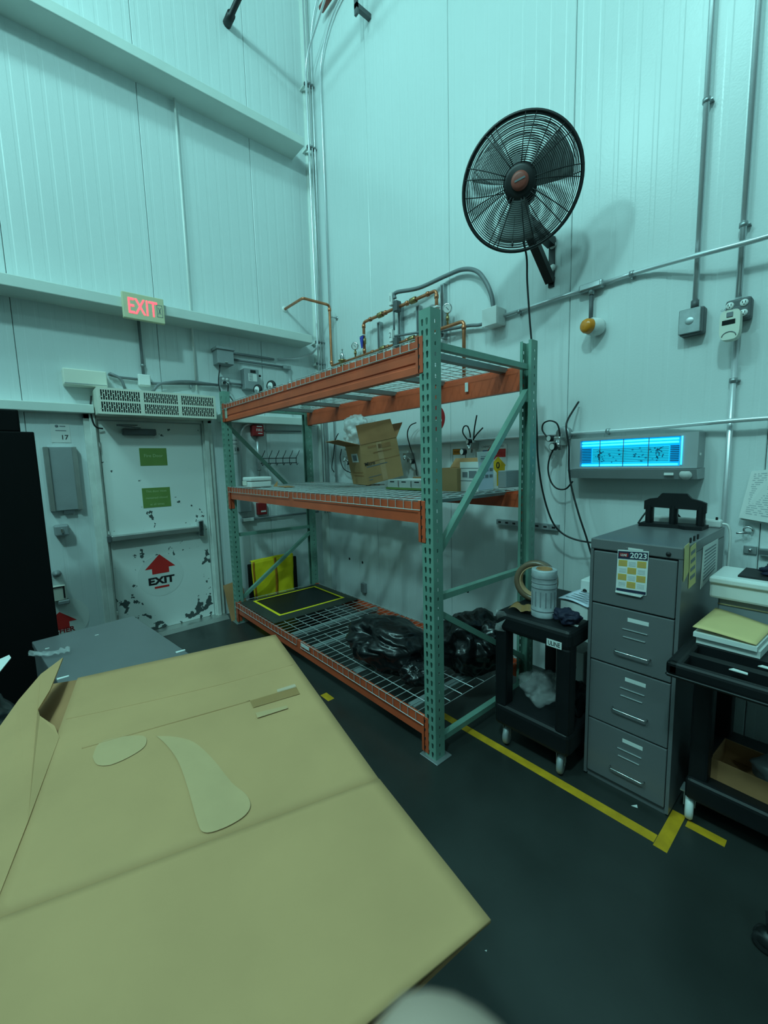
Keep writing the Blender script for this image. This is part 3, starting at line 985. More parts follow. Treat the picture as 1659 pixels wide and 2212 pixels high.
# solenoid valves with tags 1 and 2
for k, zz in ((1, zup), (2, zlow)):
    x = pr(857, 668 if k == 1 else 742, YC).x
    m = MB().rbox(x - .03, x + .03, YC - .03, YC + .03, zz - .035, zz + .035, .01, 2)
    m.rbox(x - .005, x + .045, YC - .045, YC + .02, zz - .045, zz + .05, .006, 1)
    s = obj('solenoid_valve', m, M_dkgrey, mf)
    m = MB().rbox(x - .045, x + .0, YC - .06, YC - .02, zz + .015, zz + .13, .006, 2)
    tg = obj('coil_housing', m, M_white, s)
    text('lettering', str(k), (x - .0225, YC - .0602, zz + .05), RX, RZ, .05, M_greyink, s)
x857 = pr(857, 668, YC).x
obj('link_tube', MB().cyl((x857 - .01, YC - .03, zlow + .12), (x857 - .01, YC - .03, zup - .03), .009, n=8), M_flex, mf)
# pipe stand-off on the left riser
p = pr(716, 682, YC)
obj('standoff', MB().cyl((C.x, YC, p.z), (C.x, YW, p.z), .005, n=8).lathe([(0, .008), (.022, .006), (.022, 0)], (C.x, YW, p.z), (0, -1, 0), 14), M_galv, mf)
# side conduit at the lower solenoid
conduit('conduit', [pr(853, 726, YC - .03), pr(905, 718, YC - .02)], .010, 'short level grey conduit between the two solenoid valves and the post', material=M_flex)

# ------------------------------------------------------------------ grey arched flex conduit and square box
jc = pr(1066, 687, YW - .06)
bx = thing('junction_box', 'white square junction box where the grey arch meets the wall conduit', 'junction box', (jc.x, YW, jc.z - .065))
obj('body', MB().rbox(jc.x - .062, jc.x + .07, YW - .11, YW, jc.z - .062, jc.z + .062, .01, 2), M_white, bx)
obj('cover', MB().rbox(jc.x - .066, jc.x + .066, YW - .118, YW - .108, jc.z - .066, jc.z + .066, .004, 1), M_white, bx)
pts = [pr(853, 645, YC - .04), pr(856, 632, YC - .04), pr(905, 622, YC), pr(963, 596, YW - .05), pr(1000, 582, YW - .05), pr(1030, 586, YW - .06), pr(1050, 610, YW - .06), pr(1062, 640, YW - .06), Vector((jc.x, YW - .06, jc.z + .06))]
tag(obj('arched_conduit', MB().tube(spline(pts, 8), .017, 10), M_flex), 'grey flexible conduit arching from the upper solenoid valve to the square box', 'conduit')
tag(obj('low_flex_conduit', MB().tube(spline([Vector((jc.x - .06, YW - .05, jc.z - .01)), pr(1035, 702, YW - .04), pr(1010, 704, YW - .04), pr(950, 715, YW - .04)], 8), .013, 8), M_flex), 'thin grey conduit sagging left from the square box behind the copper pipe', 'conduit')

# ------------------------------------------------------------------ level conduit with amber beacon
zc = 2.673
lbx = pr(1278, 622, YW - .03)
conduit('conduit', [Vector((jc.x + .07, YW - .025, zc)), Vector((lbx.x - .07, YW - .025, zc))], .0125, 'level conduit from the square box to the beacon fitting', straps=[(pr(1122, 673, YW - .025), (1, 0, 0), (0, .025, 0))])
t = thing('conduit_tee', 'oval conduit tee fitting above the amber beacon', 'conduit fitting', (lbx.x, YW, zc - .03))
m = MB().rbox(lbx.x - .075, lbx.x + .075, YW - .055, YW, zc - .024, zc + .024, .014, 3)
m.cyl((lbx.x, YW - .03, zc - .05), (lbx.x, YW - .03, zc), .017, n=12)
obj('body', m, M_galv, t)
m = MB().rbox(lbx.x - .062, lbx.x + .062, YW - .061, YW - .055, zc - .016, zc + .016, .003, 1)
obj('cover', m, M_emt, t)
e0 = pr(1446, 570, YW - .03)
conduit('conduit', [Vector((lbx.x + .075, YW - .025, zc)), Vector((-.93, YW - .025, zc)), pr(1525, 546, YW - .11), pr(1659, 512, YW - .12), pr(1659, 512, YW - .12) + Vector((.6, 0, .02))], .0135, 'long conduit from the beacon fitting bowing out over both upright pipes', bend=.15, straps=[(Vector((pr(1365, 595, YW - .025).x, YW - .025, zc)), (1, 0, 0), (0, .025, 0))])
bc = pr(1283, 706, YW - .05)
t = thing('amber_beacon', 'round amber beacon light hanging below the wall conduit', 'beacon', (bc.x, YW, bc.z - .05))
obj('stem', MB().cyl((lbx.x, YW - .03, zc - .05), (lbx.x, YW - .03, bc.z + .04), .012, n=10), M_dkgrey, t)
f = Vector((-.35, -.9, .0)).normalized()
obj('base', MB().lathe([(0, -.05), (.048, -.05), (.052, -.03), (.052, .02), (.046, .028), (.046, .034)], (bc.x, YW - .055, bc.z), f, 28), M_white, t)
obj('lens', MB().lathe([(.045, .03), (.044, .06), (.036, .075), (.015, .08), (0, .081)], (bc.x, YW - .055, bc.z), f, 28), M_amber, t)
# upright pipes with boxes
p1 = pr(1503, 670, YW - .04)
X1 = -.692
conduit('conduit', [Vector((X1, YW - .035, 2.40)), Vector((X1, YW - .035, 6.1))], .0135, 'upright conduit ending in the square blank cover box', straps=[((X1, YW - .035, 3.4), (0, 0, 1), (0, .035, 0))])
a, c = pr(1467, 672, YW - .07), pr(1512, 716, YW - .07)
t = thing('blank_cover_box', 'square steel box with blank cover at the foot of the left upright conduit', 'junction box', ((a.x + c.x) / 2, YW, c.z))
obj('body', MB().rbox(a.x + .004, c.x + .012, YW - .065, YW, c.z - .004, a.z - .0, .008, 2), M_dkgrey, t)
m = MB().rbox(a.x, c.x, YW - .073, YW - .065, c.z + .002, a.z, .004, 1)
obj('cover', m, M_galv, t)
obj('emboss', MB().lathe([(.02, .0), (.016, .002), (0, .002)], ((a.x + c.x) / 2, YW - .073, (a.z + c.z) / 2), (0, -1, 0), 16), M_galv, t)
obj('connector', MB().cyl((X1, YW - .035, 2.385), (X1, YW - .035, 2.425), .019, n=8), M_dkgrey, t)
X2 = -.508
conduit('conduit', [Vector((X2, YW - .035, 2.39)), Vector((X2, YW - .035, 6.1))], .0135, 'upright conduit running up from the socket box', straps=[((X2, YW - .035, 2.73), (0, 0, 1), (0, .035, 0))])
conduit('conduit', [Vector((X2, YW - .022, .3)), Vector((X2, YW - .022, 2.23))], .0135, 'upright conduit running down from the socket box to the floor', straps=[((X2, YW - .022, pr(1583, 822, YW - .022).z), (0, 0, 1), (0, .02, 0)), ((X2, YW - .022, .8), (0, 0, 1), (0, .02, 0))])
a, c = pr(1567, 655, YW - .07), pr(1616, 688, YW - .07)
c.z = pr(1616, 686, YW - .07).z
a.z = pr(1590, 645, YW - .07).z
t = thing('socket_box', 'grey four-socket box at the foot of the right upright conduit', 'outlet', ((a.x + c.x) / 2, YW, c.z))
obj('body', MB().rbox(a.x, c.x + .008, YW - .07, YW, c.z, a.z, .012, 2), M_dkgrey, t)
cx_, cz_ = (a.x + c.x) / 2, (a.z + c.z) / 2
for i in (-1, 1):
    for j in (-1, 1):
        s = obj('socket', MB().lathe([(0, .006), (.0155, .006), (.017, 0)], (cx_ + .028 * i, YW - .07, cz_ + .024 * j), (0, -1, 0), 16), M_white, t)
        obj('slots', MB().box(cx_ + .028 * i - .008, cx_ + .028 * i - .005, YW - .077, YW - .0755, cz_ + .024 * j - .002, cz_ + .024 * j + .008).box(cx_ + .028 * i + .004, cx_ + .028 * i + .007, YW - .077, YW - .0755, cz_ + .024 * j - .002, cz_ + .024 * j + .008).box(cx_ + .028 * i - .002, cx_ + .028 * i + .002, YW - .077, YW - .0755, cz_ + .024 * j - .011, cz_ + .024 * j - .006), M_ink, s)
yd = YW - .135
a, c = pr(1555, 685, yd), pr(1596, 728, yd)
zt_, zb_ = pr(1576, 669, yd).z, pr(1572, 734, yd).z
t = thing('gas_detector', 'cream plug-in gas detector hanging from the socket box', 'detector', ((a.x + c.x) / 2, YW, zb_))
w = (c.x - a.x) / 2
cx_ = (a.x + c.x) / 2
prof = []
for i in range(24):
    an = 2 * PI * i / 24
    s_, c_ = math.sin(an), math.cos(an)
    prof.append((cx_ + w * math.copysign(abs(c_) ** .5, c_), yd, (zt_ + zb_) / 2 + (zt_ - zb_) / 2 * math.copysign(abs(s_) ** (.35 if s_ > 0 else .62), s_)))
obj('body', MB().prism(prof, (0, .06, 0)), M_cream, t)
zm = (zt_ + zb_) / 2
obj('display', MB().box(cx_ - .03, cx_ + .022, yd - .002, yd, zm + .002, zm + .024), M_lens, t)
obj('button', MB().rbox(cx_ - .014, cx_ + .012, yd - .004, yd, zm + .036, zm + .06, .002, 1), M_greyink, t)
text('lettering', 'GAS ALARM', (cx_, yd - .001, zm + .07), RX, RZ, .010, M_greyink, t)
arc = [(cx_ + .028 * math.cos(q), yd - .0015, zm - .055 + .022 * math.sin(q)) for q in [PI * k / 8 for k in range(9)]]
obj('speaker_arc', MB().tube(arc, .002, 5), M_greyink, t)
# low conduit
zl = 1.762
conduit('conduit', [Vector((-4.0, YW - .02, zl)), Vector((-.85, YW - .02, zl)), Vector((-.51, YW - .07, zl + .006)), Vector((-.2, YW - .06, zl + .006)), Vector((1.4, YW - .06, zl + .006))], .0125, 'long level conduit behind the rack running over the insect trap', bend=.1, straps=[((-1.12, YW - .02, zl), (1, 0, 0), (0, .02, 0))])
c = pr(1218, 933, YW - .03)
tag(obj('round_box', MB().lathe([(0, .05), (.045, .05), (.05, .045), (.05, 0)], (c.x, YW, zl), (0, -1, 0), 24), M_galv), 'round steel box on the low conduit left of the insect trap', 'junction box')

# ------------------------------------------------------------------ insect light trap
yi = YW - .14
a, c = pr(1240, 945, yi), pr(1505, 1028, yi)
x0, x1 = pr(1233, 985, yi).x, pr(1507, 985, yi).x
z1, z0 = pr(1380, 940, yi).z, pr(1380, 1037, yi).z
t = thing('insect_light_trap', 'grey wall insect light trap glowing bright blue', 'insect trap', ((x0 + x1) / 2, YW, z0))
zs = pr(1380, 1012, yi).z
m = MB()
M_trap = mat('trap_steel', (0.40, 0.43, 0.44), 0.45, 0.2, var=0.05)
m.box(x0, x1, yi + .03, YW, zs, z1)
m.box(x0, x1, yi, yi + .03, z1 - .016, z1)
m.box(x0, x0 + .06, yi, yi + .03, zs + .012, z1 - .016)
m.box(x1 - .08, x1, yi, yi + .03, zs + .012, z1 - .016)
m.box(x0, x1, yi, yi + .03, zs, zs + .012)
obj('housing', m, M_trap, t)
gx0, gx1 = x0 + .062, x1 - .084
gz0, gz1 = zs + .014, z1 - .018
obj('light_chamber', MB().box(gx0, gx1, yi + .026, yi + .03, gz0, gz1), M_uv, t)
gb = obj('glue_board', MB().box(gx0 + .065, gx1 - .05, yi + .020, yi + .026, gz0 + .02, gz1 - .045), M_uvboard, t)
m = MB()
for i in range(9):
    zz = gz0 + .028 + i * (gz1 - gz0 - .075) / 9
    m.box(gx0 + .07, gx1 - .055, yi + .019, yi + .020, zz, zz + .0025)
obj('grid_lines', m, M_uvprint, gb)
m = MB()
for i in range(42):
    xx = random.uniform(gx0 + .08, gx1 - .06)
    zz = random.uniform(gz0 + .025, gz1 - .055)
    r = random.uniform(.002, .0055)
    m.box(xx - r, xx + r, yi + .017, yi + .019, zz - r * .6, zz + r * .6)
for xx in (gx0 + .12, gx1 - .1):
    for k in range(7):
        m.beam((xx + random.uniform(-.02, .02), yi + .018, gz0 + .04 + k * .008), (xx + random.uniform(-.02, .02), yi + .018, gz0 + .06 + k * .008), .004, .002, up=(0, 1, 0))
o = obj('trapped_insects', m, M_uvprint, gb)
o['kind'] = 'stuff'
for zz in (gz0 + .008, gz1 - .012, gz1 - .03):
    obj('uv_tube', MB().cyl((gx0 + .005, yi + .014, zz), (gx1 - .008, yi + .014, zz), .006, n=10), M_uvtube, t)
obj('side_tube', MB().cyl((gx1 + .012, yi - .004, gz0 + .005), (gx1 + .012, yi - .004, gz1), .004, n=8), M_uvtube, t)
for i in range(9):
    zz = gz0 + .025 + i * (gz1 - gz0 - .07) / 9
    for (u0, u1) in ((gx0 + .006, gx0 + .06), (gx1 - .046, gx1 - .006)):
        obj('louvre', MB().box(u0, u1, yi + .012, yi + .022, zz, zz + .006), M_uvprint, t)
for k in range(3):
    xx = gx0 + (gx1 - gx0) * (.22 + .25 * k)
    obj('guard_wire', MB().cyl((xx, yi + .004, gz0), (xx, yi + .004, gz1), .0022, n=6), M_dkgrey, t)
m = MB()
m.prism([(x0 - .005, yi - .03, zs - .004), (x0 - .005, yi + .0, z0 + .008), (x0 - .005, YW, z0 + .008), (x0 - .005, YW, zs)], (x1 - x0 + .01, 0, 0))
obj('catch_tray', m, M_trap, t)
c = pr(1480, 1027, yi - .02)
obj('round_badge', MB().lathe([(0, .006), (.028, .006), (.03, 0)], (c.x, yi - .012, (zs + z0) / 2), (0, -1, -.3), 22), M_white, t)
obj('brand_plate', MB().box(c.x - .1, c.x - .055, yi - .02, yi - .008, (zs + z0) / 2 - .004, (zs + z0) / 2 + .01), M_white, t)
obj('side_clip', MB().rbox(x1, x1 + .006, yi + .03, yi + .05, (zs + z1) / 2 - .03, (zs + z1) / 2 - .015, .002, 1), M_white, t)
obj('end_cap', MB().rbox(x0 - .012, x0, yi - .005, YW - .02, z0 + .01, zs, .004, 1), M_white, t)


# ------------------------------------------------------------------ air regulators with hoses
def regulator(px, py, label, dials, hoses):
    c = pr(px, py, YW - .07)
    t = thing('air_regulator', label, 'air regulator', (c.x, YW, c.z - .05), 'air regulators along the low conduit')
    m = MB().rbox(c.x - .025, c.x + .025, YW - .11, YW, c.z - .03, c.z + .03, .008, 2)
    m.cyl((c.x, YW - .06, c.z - .06), (c.x, YW - .06, c.z + .05), .012, n=10)
    obj('body', m, M_brushed, t)
    m = MB().lathe([(0, -.015), (.014, -.01), (.018, .02), (.010, .035), (.010, .06), (0, .06)], (c.x, YW - .10, c.z), (.5, -.6, -.5), 14)
    obj('chrome_coupler', m, M_chrome, t)
    for (dx, dy, r) in dials:
        p = pr(px + dx, py + dy, YW - .12)
        f = (EYE - p).normalized()
        f = Vector((-.25, -.95, .0)).normalized()
        d = obj('gauge', MB().lathe([(0, -.03), (r, -.03), (r, .004), (r * .85, .006)], p, f, 20), M_blackpaint, t)
        obj('dial_face', MB().lathe([(0, .005), (r * .82, .005)], p, f, 20), M_paper, d)
        obj('stem', MB().cyl(p - f * .02, c + Vector((0, -.02, 0)), .007, n=8), M_brushed, d)
    for h in hoses:
        pts = [pr(x_, y_, YW - off) for (x_, y_, off) in h]
        obj('hose', MB().tube(spline(pts, 8), .0055, 6), M_hose, t)
    return t


regulator(1208, 953, 'chrome air regulator with two dials left of the insect trap',
          [(-22, -6, .022), (-15, 12, .026)],
          [[(1183, 945, .1), (1172, 930, .1), (1174, 915, .1), (1188, 909, .1), (1203, 915, .1), (1209, 935, .09), (1208, 948, .08)],
           [(1196, 970, .1), (1187, 990, .1), (1184, 1015, .1), (1190, 1040, .1), (1203, 1055, .1), (1222, 1056, .1), (1237, 1040, .12)]])
tag(obj('long_hose', MB().tube(spline([pr(x_, y_, YW - o_) for x_, y_, o_ in ((1250, 868, .03), (1236, 890, .1), (1226, 908, .16), (1223, 925, .18), (1229, 965, .18), (1229, 1010, .18), (1234, 1050, .18), (1250, 1110, .2), (1268, 1165, .2), (1282, 1215, .2))], 8), .0065, 6), M_hose), 'long black hose hanging in front of the left end of the insect trap', 'hose')
regulator(1018, 962, 'air regulator with side dial seen over the white boxes',
          [(-8, -8, .022), (-20, 14, .027)],
          [[(1010, 950, .1), (1000, 935, .1), (1002, 922, .1), (1010, 921, .1), (1015, 935, .1), (1016, 945, .08)],
           [(1023, 950, .08), (1025, 925, .1), (1030, 897, .12)],
           [(1022, 950, .08), (1030, 938, .1), (1043, 924, .12)]])
regulator(750, 990, 'chrome air regulator behind the left flap of the open carton',
          [(0, 10, .022)],
          [[(731, 936, .06), (724, 952, .07), (720, 985, .07), (717, 1010, .07), (722, 1020, .07)],
           [(738, 970, .07), (735, 990, .07), (742, 1012, .08), (757, 1021, .08)]])
regulator(880, 985, 'chrome air regulator right of the open carton',
          [(8, 12, .022)],
          [[(899, 913, .06), (886, 920, .08), (880, 938, .1), (886, 965, .1), (896, 995, .1), (901, 1028, .1)]])
# steel rail on the wall behind the rack
a, c = pr(1073, 1128, YW - .03), pr(1205, 1137, YW - .03)
t = thing('wall_rail', 'slotted steel rail on the wall beside the rear rack post', 'rail', ((a.x + c.x) / 2, YW, 1.085))
obj('rail', MB().box(a.x, c.x, YW - .035, YW, 1.085, 1.125), M_grey, t)
for i in range(8):
    x = a.x + .03 + (c.x - a.x - .06) * i / 7
    obj('slot', MB().rbox(x - .013, x + .013, YW - .037, YW - .034, 1.098, 1.112, .004, 1), M_ink, t)

# ------------------------------------------------------------------ wall items at the far right
xw = Vector((0, 0, 0))
pp = [pr(1623, 1018, YW - .015), pr(1680, 1012, YW - .02), pr(1690, 1135, YW - .05), pr(1596, 1118, YW - .045)]
t = thing('hanging_papers', 'printed papers pinned to the wall at the right edge', 'papers', (pp[0].x, YW, pp[3].z))
obj('front_sheet', MB().prism(pp, (0, .003, 0)), M_paper, t)
obj('rear_sheet', MB().prism([p + Vector((.006, .012, -.012)) for p in pp], (0, .004, 0)), M_paper, t)
def on_sheet(u, v):
    return pp[0].lerp(pp[1], u).lerp(pp[3].lerp(pp[2], u), v) + Vector((0, -.0012, 0))


m = MB()
for i in range(20):
    v0 = .06 + i * .043
    u0 = .12 + .05 * random.random()
    if i == 4:
        m.prism([on_sheet(.22, v0), on_sheet(.95, v0), on_sheet(.95, v0 + .02), on_sheet(.22, v0 + .02)], (0, .0006, 0))
        continue
    u = u0
    while u < .9:
        w_ = random.uniform(.05, .22)
        m.prism([on_sheet(u, v0), on_sheet(min(.95, u + w_), v0), on_sheet(min(.95, u + w_), v0 + .018), on_sheet(u, v0 + .018)], (0, .0006, 0))
        u += w_ + random.uniform(.02, .1)
o = obj('print', m, mat('pale_ink', (.42, .46, .48), .7), t)
o['kind'] = 'stuff'
c = pr(1616, 1145, YW - .03)
m = MB().tube([Vector((c.x + .018 * math.cos(q), YW - .03, c.z + .016 * math.sin(q))) for q in [k * PI / 8 for k in range(13)]] + [Vector((c.x - .045, YW - .05, c.z - .018))], .005, 8)
m.tube([Vector((c.x + .018, YW - .03, c.z)), Vector((c.x + .018, YW, c.z))], .005, 8)
tag(obj('ring_hook', m, M_chrome), 'curled chrome hook below the hanging papers', 'hook')
a = pr(1605, 1187, YW - .02)
t = thing('latch_rail', 'short steel latch rail at the right edge above the white printer', 'rail', (a.x + .2, YW, a.z - .02))
obj('end_plate', MB().rbox(a.x, a.x + .055, YW - .012, YW, a.z - .022, a.z + .022, .003, 1), M_galv, t)
obj('bolt', MB().lathe([(0, .012), (.008, .01), (.009, 0)], (a.x + .028, YW - .012, a.z), (0, -1, 0), 12), M_chrome, t)
obj('rail', MB().box(a.x + .065, a.x + .6, YW - .03, YW, a.z - .02, a.z + .016).box(a.x + .066, a.x + .6, YW - .031, YW - .03, a.z - .014, a.z + .008, 1), [M_galv, M_dkgrey], t)
# signs on the right wall behind the rack
c = pr(938, 905, YW - .004)
t = thing('round_red_sign', 'round red sign half hidden by the front rack post', 'sign', (c.x, YW, c.z - .13))
obj('disc', MB().lathe([(0, .003), (.125, .003), (.125, 0)], (c.x, YW, c.z), (0, -1, 0), 40, smooth=False), M_redbox, t)
obj('print', bars(Vector((c.x, YW - .003, c.z)), RX, RZ, [(-.07, .09, -.03, .02)], MB()), M_whiteink, t)


def wall_sign(px0, py0, px1, py1, name, label, face=M_paper):
    a, c = pr(px0, py0, YW - .003), pr(px1, py1, YW - .003)
    t = thing(name, label, 'sign', ((a.x + c.x) / 2, YW, c.z))
    obj('sheet', MB().box(a.x, c.x, YW - .003, YW, c.z, a.z), face, t)
    return t, a.x, c.x, c.z, a.z


t, x0, x1, z0, z1 = wall_sign(978, 970, 1006, 1010, 'warning_sign', 'white sign with orange header above the small brown box')
ys_ = YW - .003
obj('header', MB().box(x0 + .004, x1 - .004, ys_ - .001, ys_, z1 - .05, z1 - .004), M_orange, t)
text('lettering', 'WARNING', ((x0 + x1) / 2 + .012, ys_ - .001, z1 - .036), RX, RZ, .02, M_ink, t)
obj('border', MB().box(x0, x0 + .004, ys_ - .001, ys_, z0, z1).box(x1 - .004, x1, ys_ - .001, ys_, z0, z1).box(x0, x1, ys_ - .001, ys_, z1 - .004, z1), M_ink, t)
for k in (.35, .65):
    xx = x0 + (x1 - x0) * k
    obj('bottle_pictogram', MB().tube([(xx - .014, ys_ - .001, z0), (xx - .014, ys_ - .001, z0 + .05), (xx, ys_ - .001, z0 + .075), (xx + .014, ys_ - .001, z0 + .05), (xx + .014, ys_ - .001, z0)], .0015, 4), M_greyink, t)
t, x0, x1, z0, z1 = wall_sign(1040, 962, 1094, 1058, 'chemical_hazard_sign', 'white hazard poster with yellow 0 diamond behind the right end brace')
w, h = x1 - x0, z1 - z0
text('lettering', 'CHEMICAL HAZARD', ((x0 + x1) / 2 - w * .05, ys_ - .001, z1 - h * .06), RX, RZ, .016, M_ink, t)
obj('blue_header', MB().box(x0 + w * .05, x0 + w * .42, ys_ - .001, ys_, z1 - h * .27, z1 - h * .12), mat('sign_blue', (.02, .04, .3), .5), t)
obj('red_header', MB().box(x0 + w * .62, x1 - w * .04, ys_ - .001, ys_, z1 - h * .28, z1 - h * .1), M_red, t)
obj('print', bars(Vector((x0, ys_, z0)), RX, RZ, [(w * .66, w * .9, h * (.74 + .035 * i), h * .015) for i in range(4)], MB()), M_whiteink, t)
c = pr(1076, 1005, ys_)
M_syel = mat('sign_yellow', (.72, .42, .01), .5)
dm = obj('diamond', MB().prism([(c.x, ys_ - .001, c.z + .07), (c.x + .07, ys_ - .001, c.z), (c.x, ys_ - .001, c.z - .07), (c.x - .07, ys_ - .001, c.z)], (0, -.001, 0)), M_syel, t)
text('lettering', '0', (c.x, ys_ - .0022, c.z - .024), RX, RZ, .05, M_ink, dm, bold=.015)
obj('red_diamond', MB().prism([(c.x - .075, ys_ - .001, c.z + .145), (c.x - .005, ys_ - .001, c.z + .075), (c.x - .075, ys_ - .001, c.z + .005), (c.x - .145, ys_ - .001, c.z + .075)], (0, -.001, 0)), M_red, t)
obj('yellow_block', MB().prism([(c.x - .01, ys_ - .0008, z0 + .03), (c.x + .062, ys_ - .0008, z0 + .03), (c.x + .062, ys_ - .0008, c.z + .012), (c.x - .01, ys_ - .0008, c.z - .06)], (0, -.001, 0)), M_syel, t)
# low wall marks and receptacle behind the lower shelf
c = pr(786, 1270, YW - .02)
jbox('low_outlet', c, (.07, .04, .11), .006, M_grey, 'small grey outlet low on the wall behind the lower shelf', 'outlet')
for i, (x_, y_, l_) in enumerate(((755, 1207, 'left of two dark bolt holes low on the right wall'), (783, 1215, 'right of two dark bolt holes low on the right wall'), (1010, 1277, 'single dark bolt hole on the wall above the black bags'))):
    c = pr(x_, y_, YW)
    tag(obj('bolt_hole', MB().lathe([(0, .003), (.012, .003), (.016, 0)], (c.x, YW, c.z), (0, -1, 0), 12), M_ink), l_, 'hole')

# ------------------------------------------------------------------ wall fan
FC = Vector((-1.455, 2.356, 3.181))
n = Vector((.4688, -.832, -.2965)).normalized()
u = n.cross(RZ).normalized()
u = -u if u.x < 0 else u
w = n.cross(u).normalized()
if w.z < 0:
    w = -w
R = .33
fan = thing('wall_fan', 'large black oscillating wall fan with round wire guard', 'fan', (-1.52, YW, 2.72))


def fp(r, a, h):
    return FC + (u * math.cos(a) + w * math.sin(a)) * r + n * h


def ring(m, r, h, th, seg=64, ns=5):
    m.tube([fp(r, 2 * PI * k / seg, h) for k in range(seg)], th, ns, closed=True)


m = MB()
ring(m, R, 0.0, .010, 72, 8)
ring(m, R - .004, -.014, .008, 72, 6)
obj('guard_rim', m, M_blackpaint, fan)


def dome(r, front):
    t = min(1, r / R)
    return (.085 if front else -.095) * (1 - t ** 3.2)


for front in (True, False):
    m = MB()
    nr = 23
    for k in range(nr):
        r = .085 + (R - .10) * (k + .5) / nr
        ring(m, r, dome(r, front), .0021, 56, 4)
    g = obj('front_guard_rings' if front else 'rear_guard_rings', m, M_blackpaint, fan)
    g['kind'] = 'stuff'
    m = MB()
    for k in range(9 if front else 6):
        for da in ((-.09, .09) if front else (.0,)):
            a = 2 * PI * k / (9 if front else 6) + da
            pts = [fp(r, a, dome(r, front) + (.003 if front else -.003)) for r in (.06, .12, .18, .24, .29, .32, R)]
            m.tube(pts, .0028, 5)
    g = obj('front_guard_spokes' if front else 'rear_guard_spokes', m, M_blackpaint, fan)
    g['kind'] = 'stuff'
obj('hub_plate', MB().lathe([(0, .012), (.07, .012), (.088, .004), (.09, -.004)], FC + n * .082, n, 32), M_blackpaint, fan)
obj('hub_cap', MB().lathe([(.048, .0), (.046, .012), (.03, .018), (0, .019)], FC + n * .094, n, 32), M_tagpink, fan)
obj('badge_bar', MB().beam(FC + n * .1135 - u * .028 - w * .004, FC + n * .1135 + u * .028 + w * .010, .009, .002, up=n), M_greyink, fan)
M_blade = mat('fan_blade', (0.44, 0.48, 0.48), 0.5, 0.2)
for k in range(3):
    a0 = 2 * PI * k / 3 + .4
    m = MB()

    def bl(s, t_, a0=a0):
        r = .05 + .235 * t_
        wdt = .55 * (1 - .25 * t_)
        a = a0 + (s - .5) * 2 * wdt
        return fp(r, a, (s - .5) * .075)
    m.grid(bl, 8, 6)
    obj('blade', m, M_blade, fan, solid=.002)
obj('blade_hub', MB().lathe([(0, .03), (.05, .025), (.055, -.03)], FC, n, 24), M_blackpaint, fan)
obj('motor', MB().lathe([(.06, 0), (.085, -.01), (.09, -.09), (.07, -.13), (.03, -.14), (0, -.14)], FC - n * .07, n, 28), M_blackpaint, fan)
mt = FC - n * .15
piv = pr(1143, 478, 2.44)
arm_top = mt + Vector((0, 0, -.10))
m = MB()
m.cyl(mt, arm_top, .022, n=12)
m.rbox(arm_top.x - .03, arm_top.x + .03, arm_top.y - .04, arm_top.y + .04, arm_top.z - .05, arm_top.z + .01, .008, 2)
obj('swivel_yoke', m, M_blackpaint, fan)
xb = -1.53
m = MB()
m.box(xb - .02, xb + .02, YW - .012, YW, 2.765, 3.085)
obj('wall_plate', m, M_blackpaint, fan)
obj('upper_arm', MB().beam((arm_top.x, arm_top.y - .02, arm_top.z - .03), (xb, YW - .01, 3.045), .055, .05), M_blackpaint, fan)
obj('lower_arm', MB().beam((arm_top.x, arm_top.y - .05, arm_top.z + .02), (xb, YW - .02, 2.80), .055, .045), M_blackpaint, fan)
for zz in (2.885, 3.03):
    obj('mount_washer', MB().lathe([(0, .006), (.022, .004), (.024, 0)], (xb + .008, YW - .012, zz), (0, -1, 0), 18), M_white, fan)
obj('pull_chain', MB().tube([fp(.16, -1.75, .06) + Vector((0, 0, 0)), pr(1107, 520, 2.3)], .0015, 5).lathe([(0, 0), (.006, -.004), (.006, -.03), (0, -.034)], pr(1107, 520, 2.3), (0, 0, 1), 8), M_blackpaint, fan)
cordpts = [arm_top + Vector((-.03, -.02, -.03)), pr(1136, 545, 2.5), pr(1139, 610, 2.56), pr(1145, 700, 2.60), pr(1152, 780, 2.62), pr(1157, 860, 2.62), pr(1160, 930, 2.63), pr(1162, 990, 2.64), pr(1172, 1060, 2.68), pr(1190, 1120, 2.70), pr(1212, 1150, 2.72), pr(1245, 1166, 2.74), pr(1292, 1174, 2.78)]
tag(obj('fan_power_cord', MB().tube(spline(cordpts, 8), .006, 6), M_hose), 'long black power cord from the fan down behind the filing cabinet', 'cord')

# ------------------------------------------------------------------ pallet rack
rack = thing('pallet_rack', 'tall pallet rack with green posts and orange beams', 'rack', (-2.81, 2.01, 0))
PW, PD, PH, PITCH = .076, .070, 2.32, .0508


def tear(cx, cz, w, h):
    """tear-drop slot: round top, narrow bottom"""
    pts = []
    r = w / 2
    for k in range(9):
        a = PI * k / 8
        pts.append((cx + r * math.cos(a), cz + h / 2 - r + r * math.sin(a)))
    pts += [(cx - r * .55, cz - h / 2), (cx + r * .55, cz - h / 2)]
    return pts


def slot(cx, cz, w, h):
    return [(cx + w / 2, cz - h / 2), (cx + w / 2, cz + h / 2), (cx - w / 2, cz + h / 2), (cx - w / 2, cz - h / 2)]


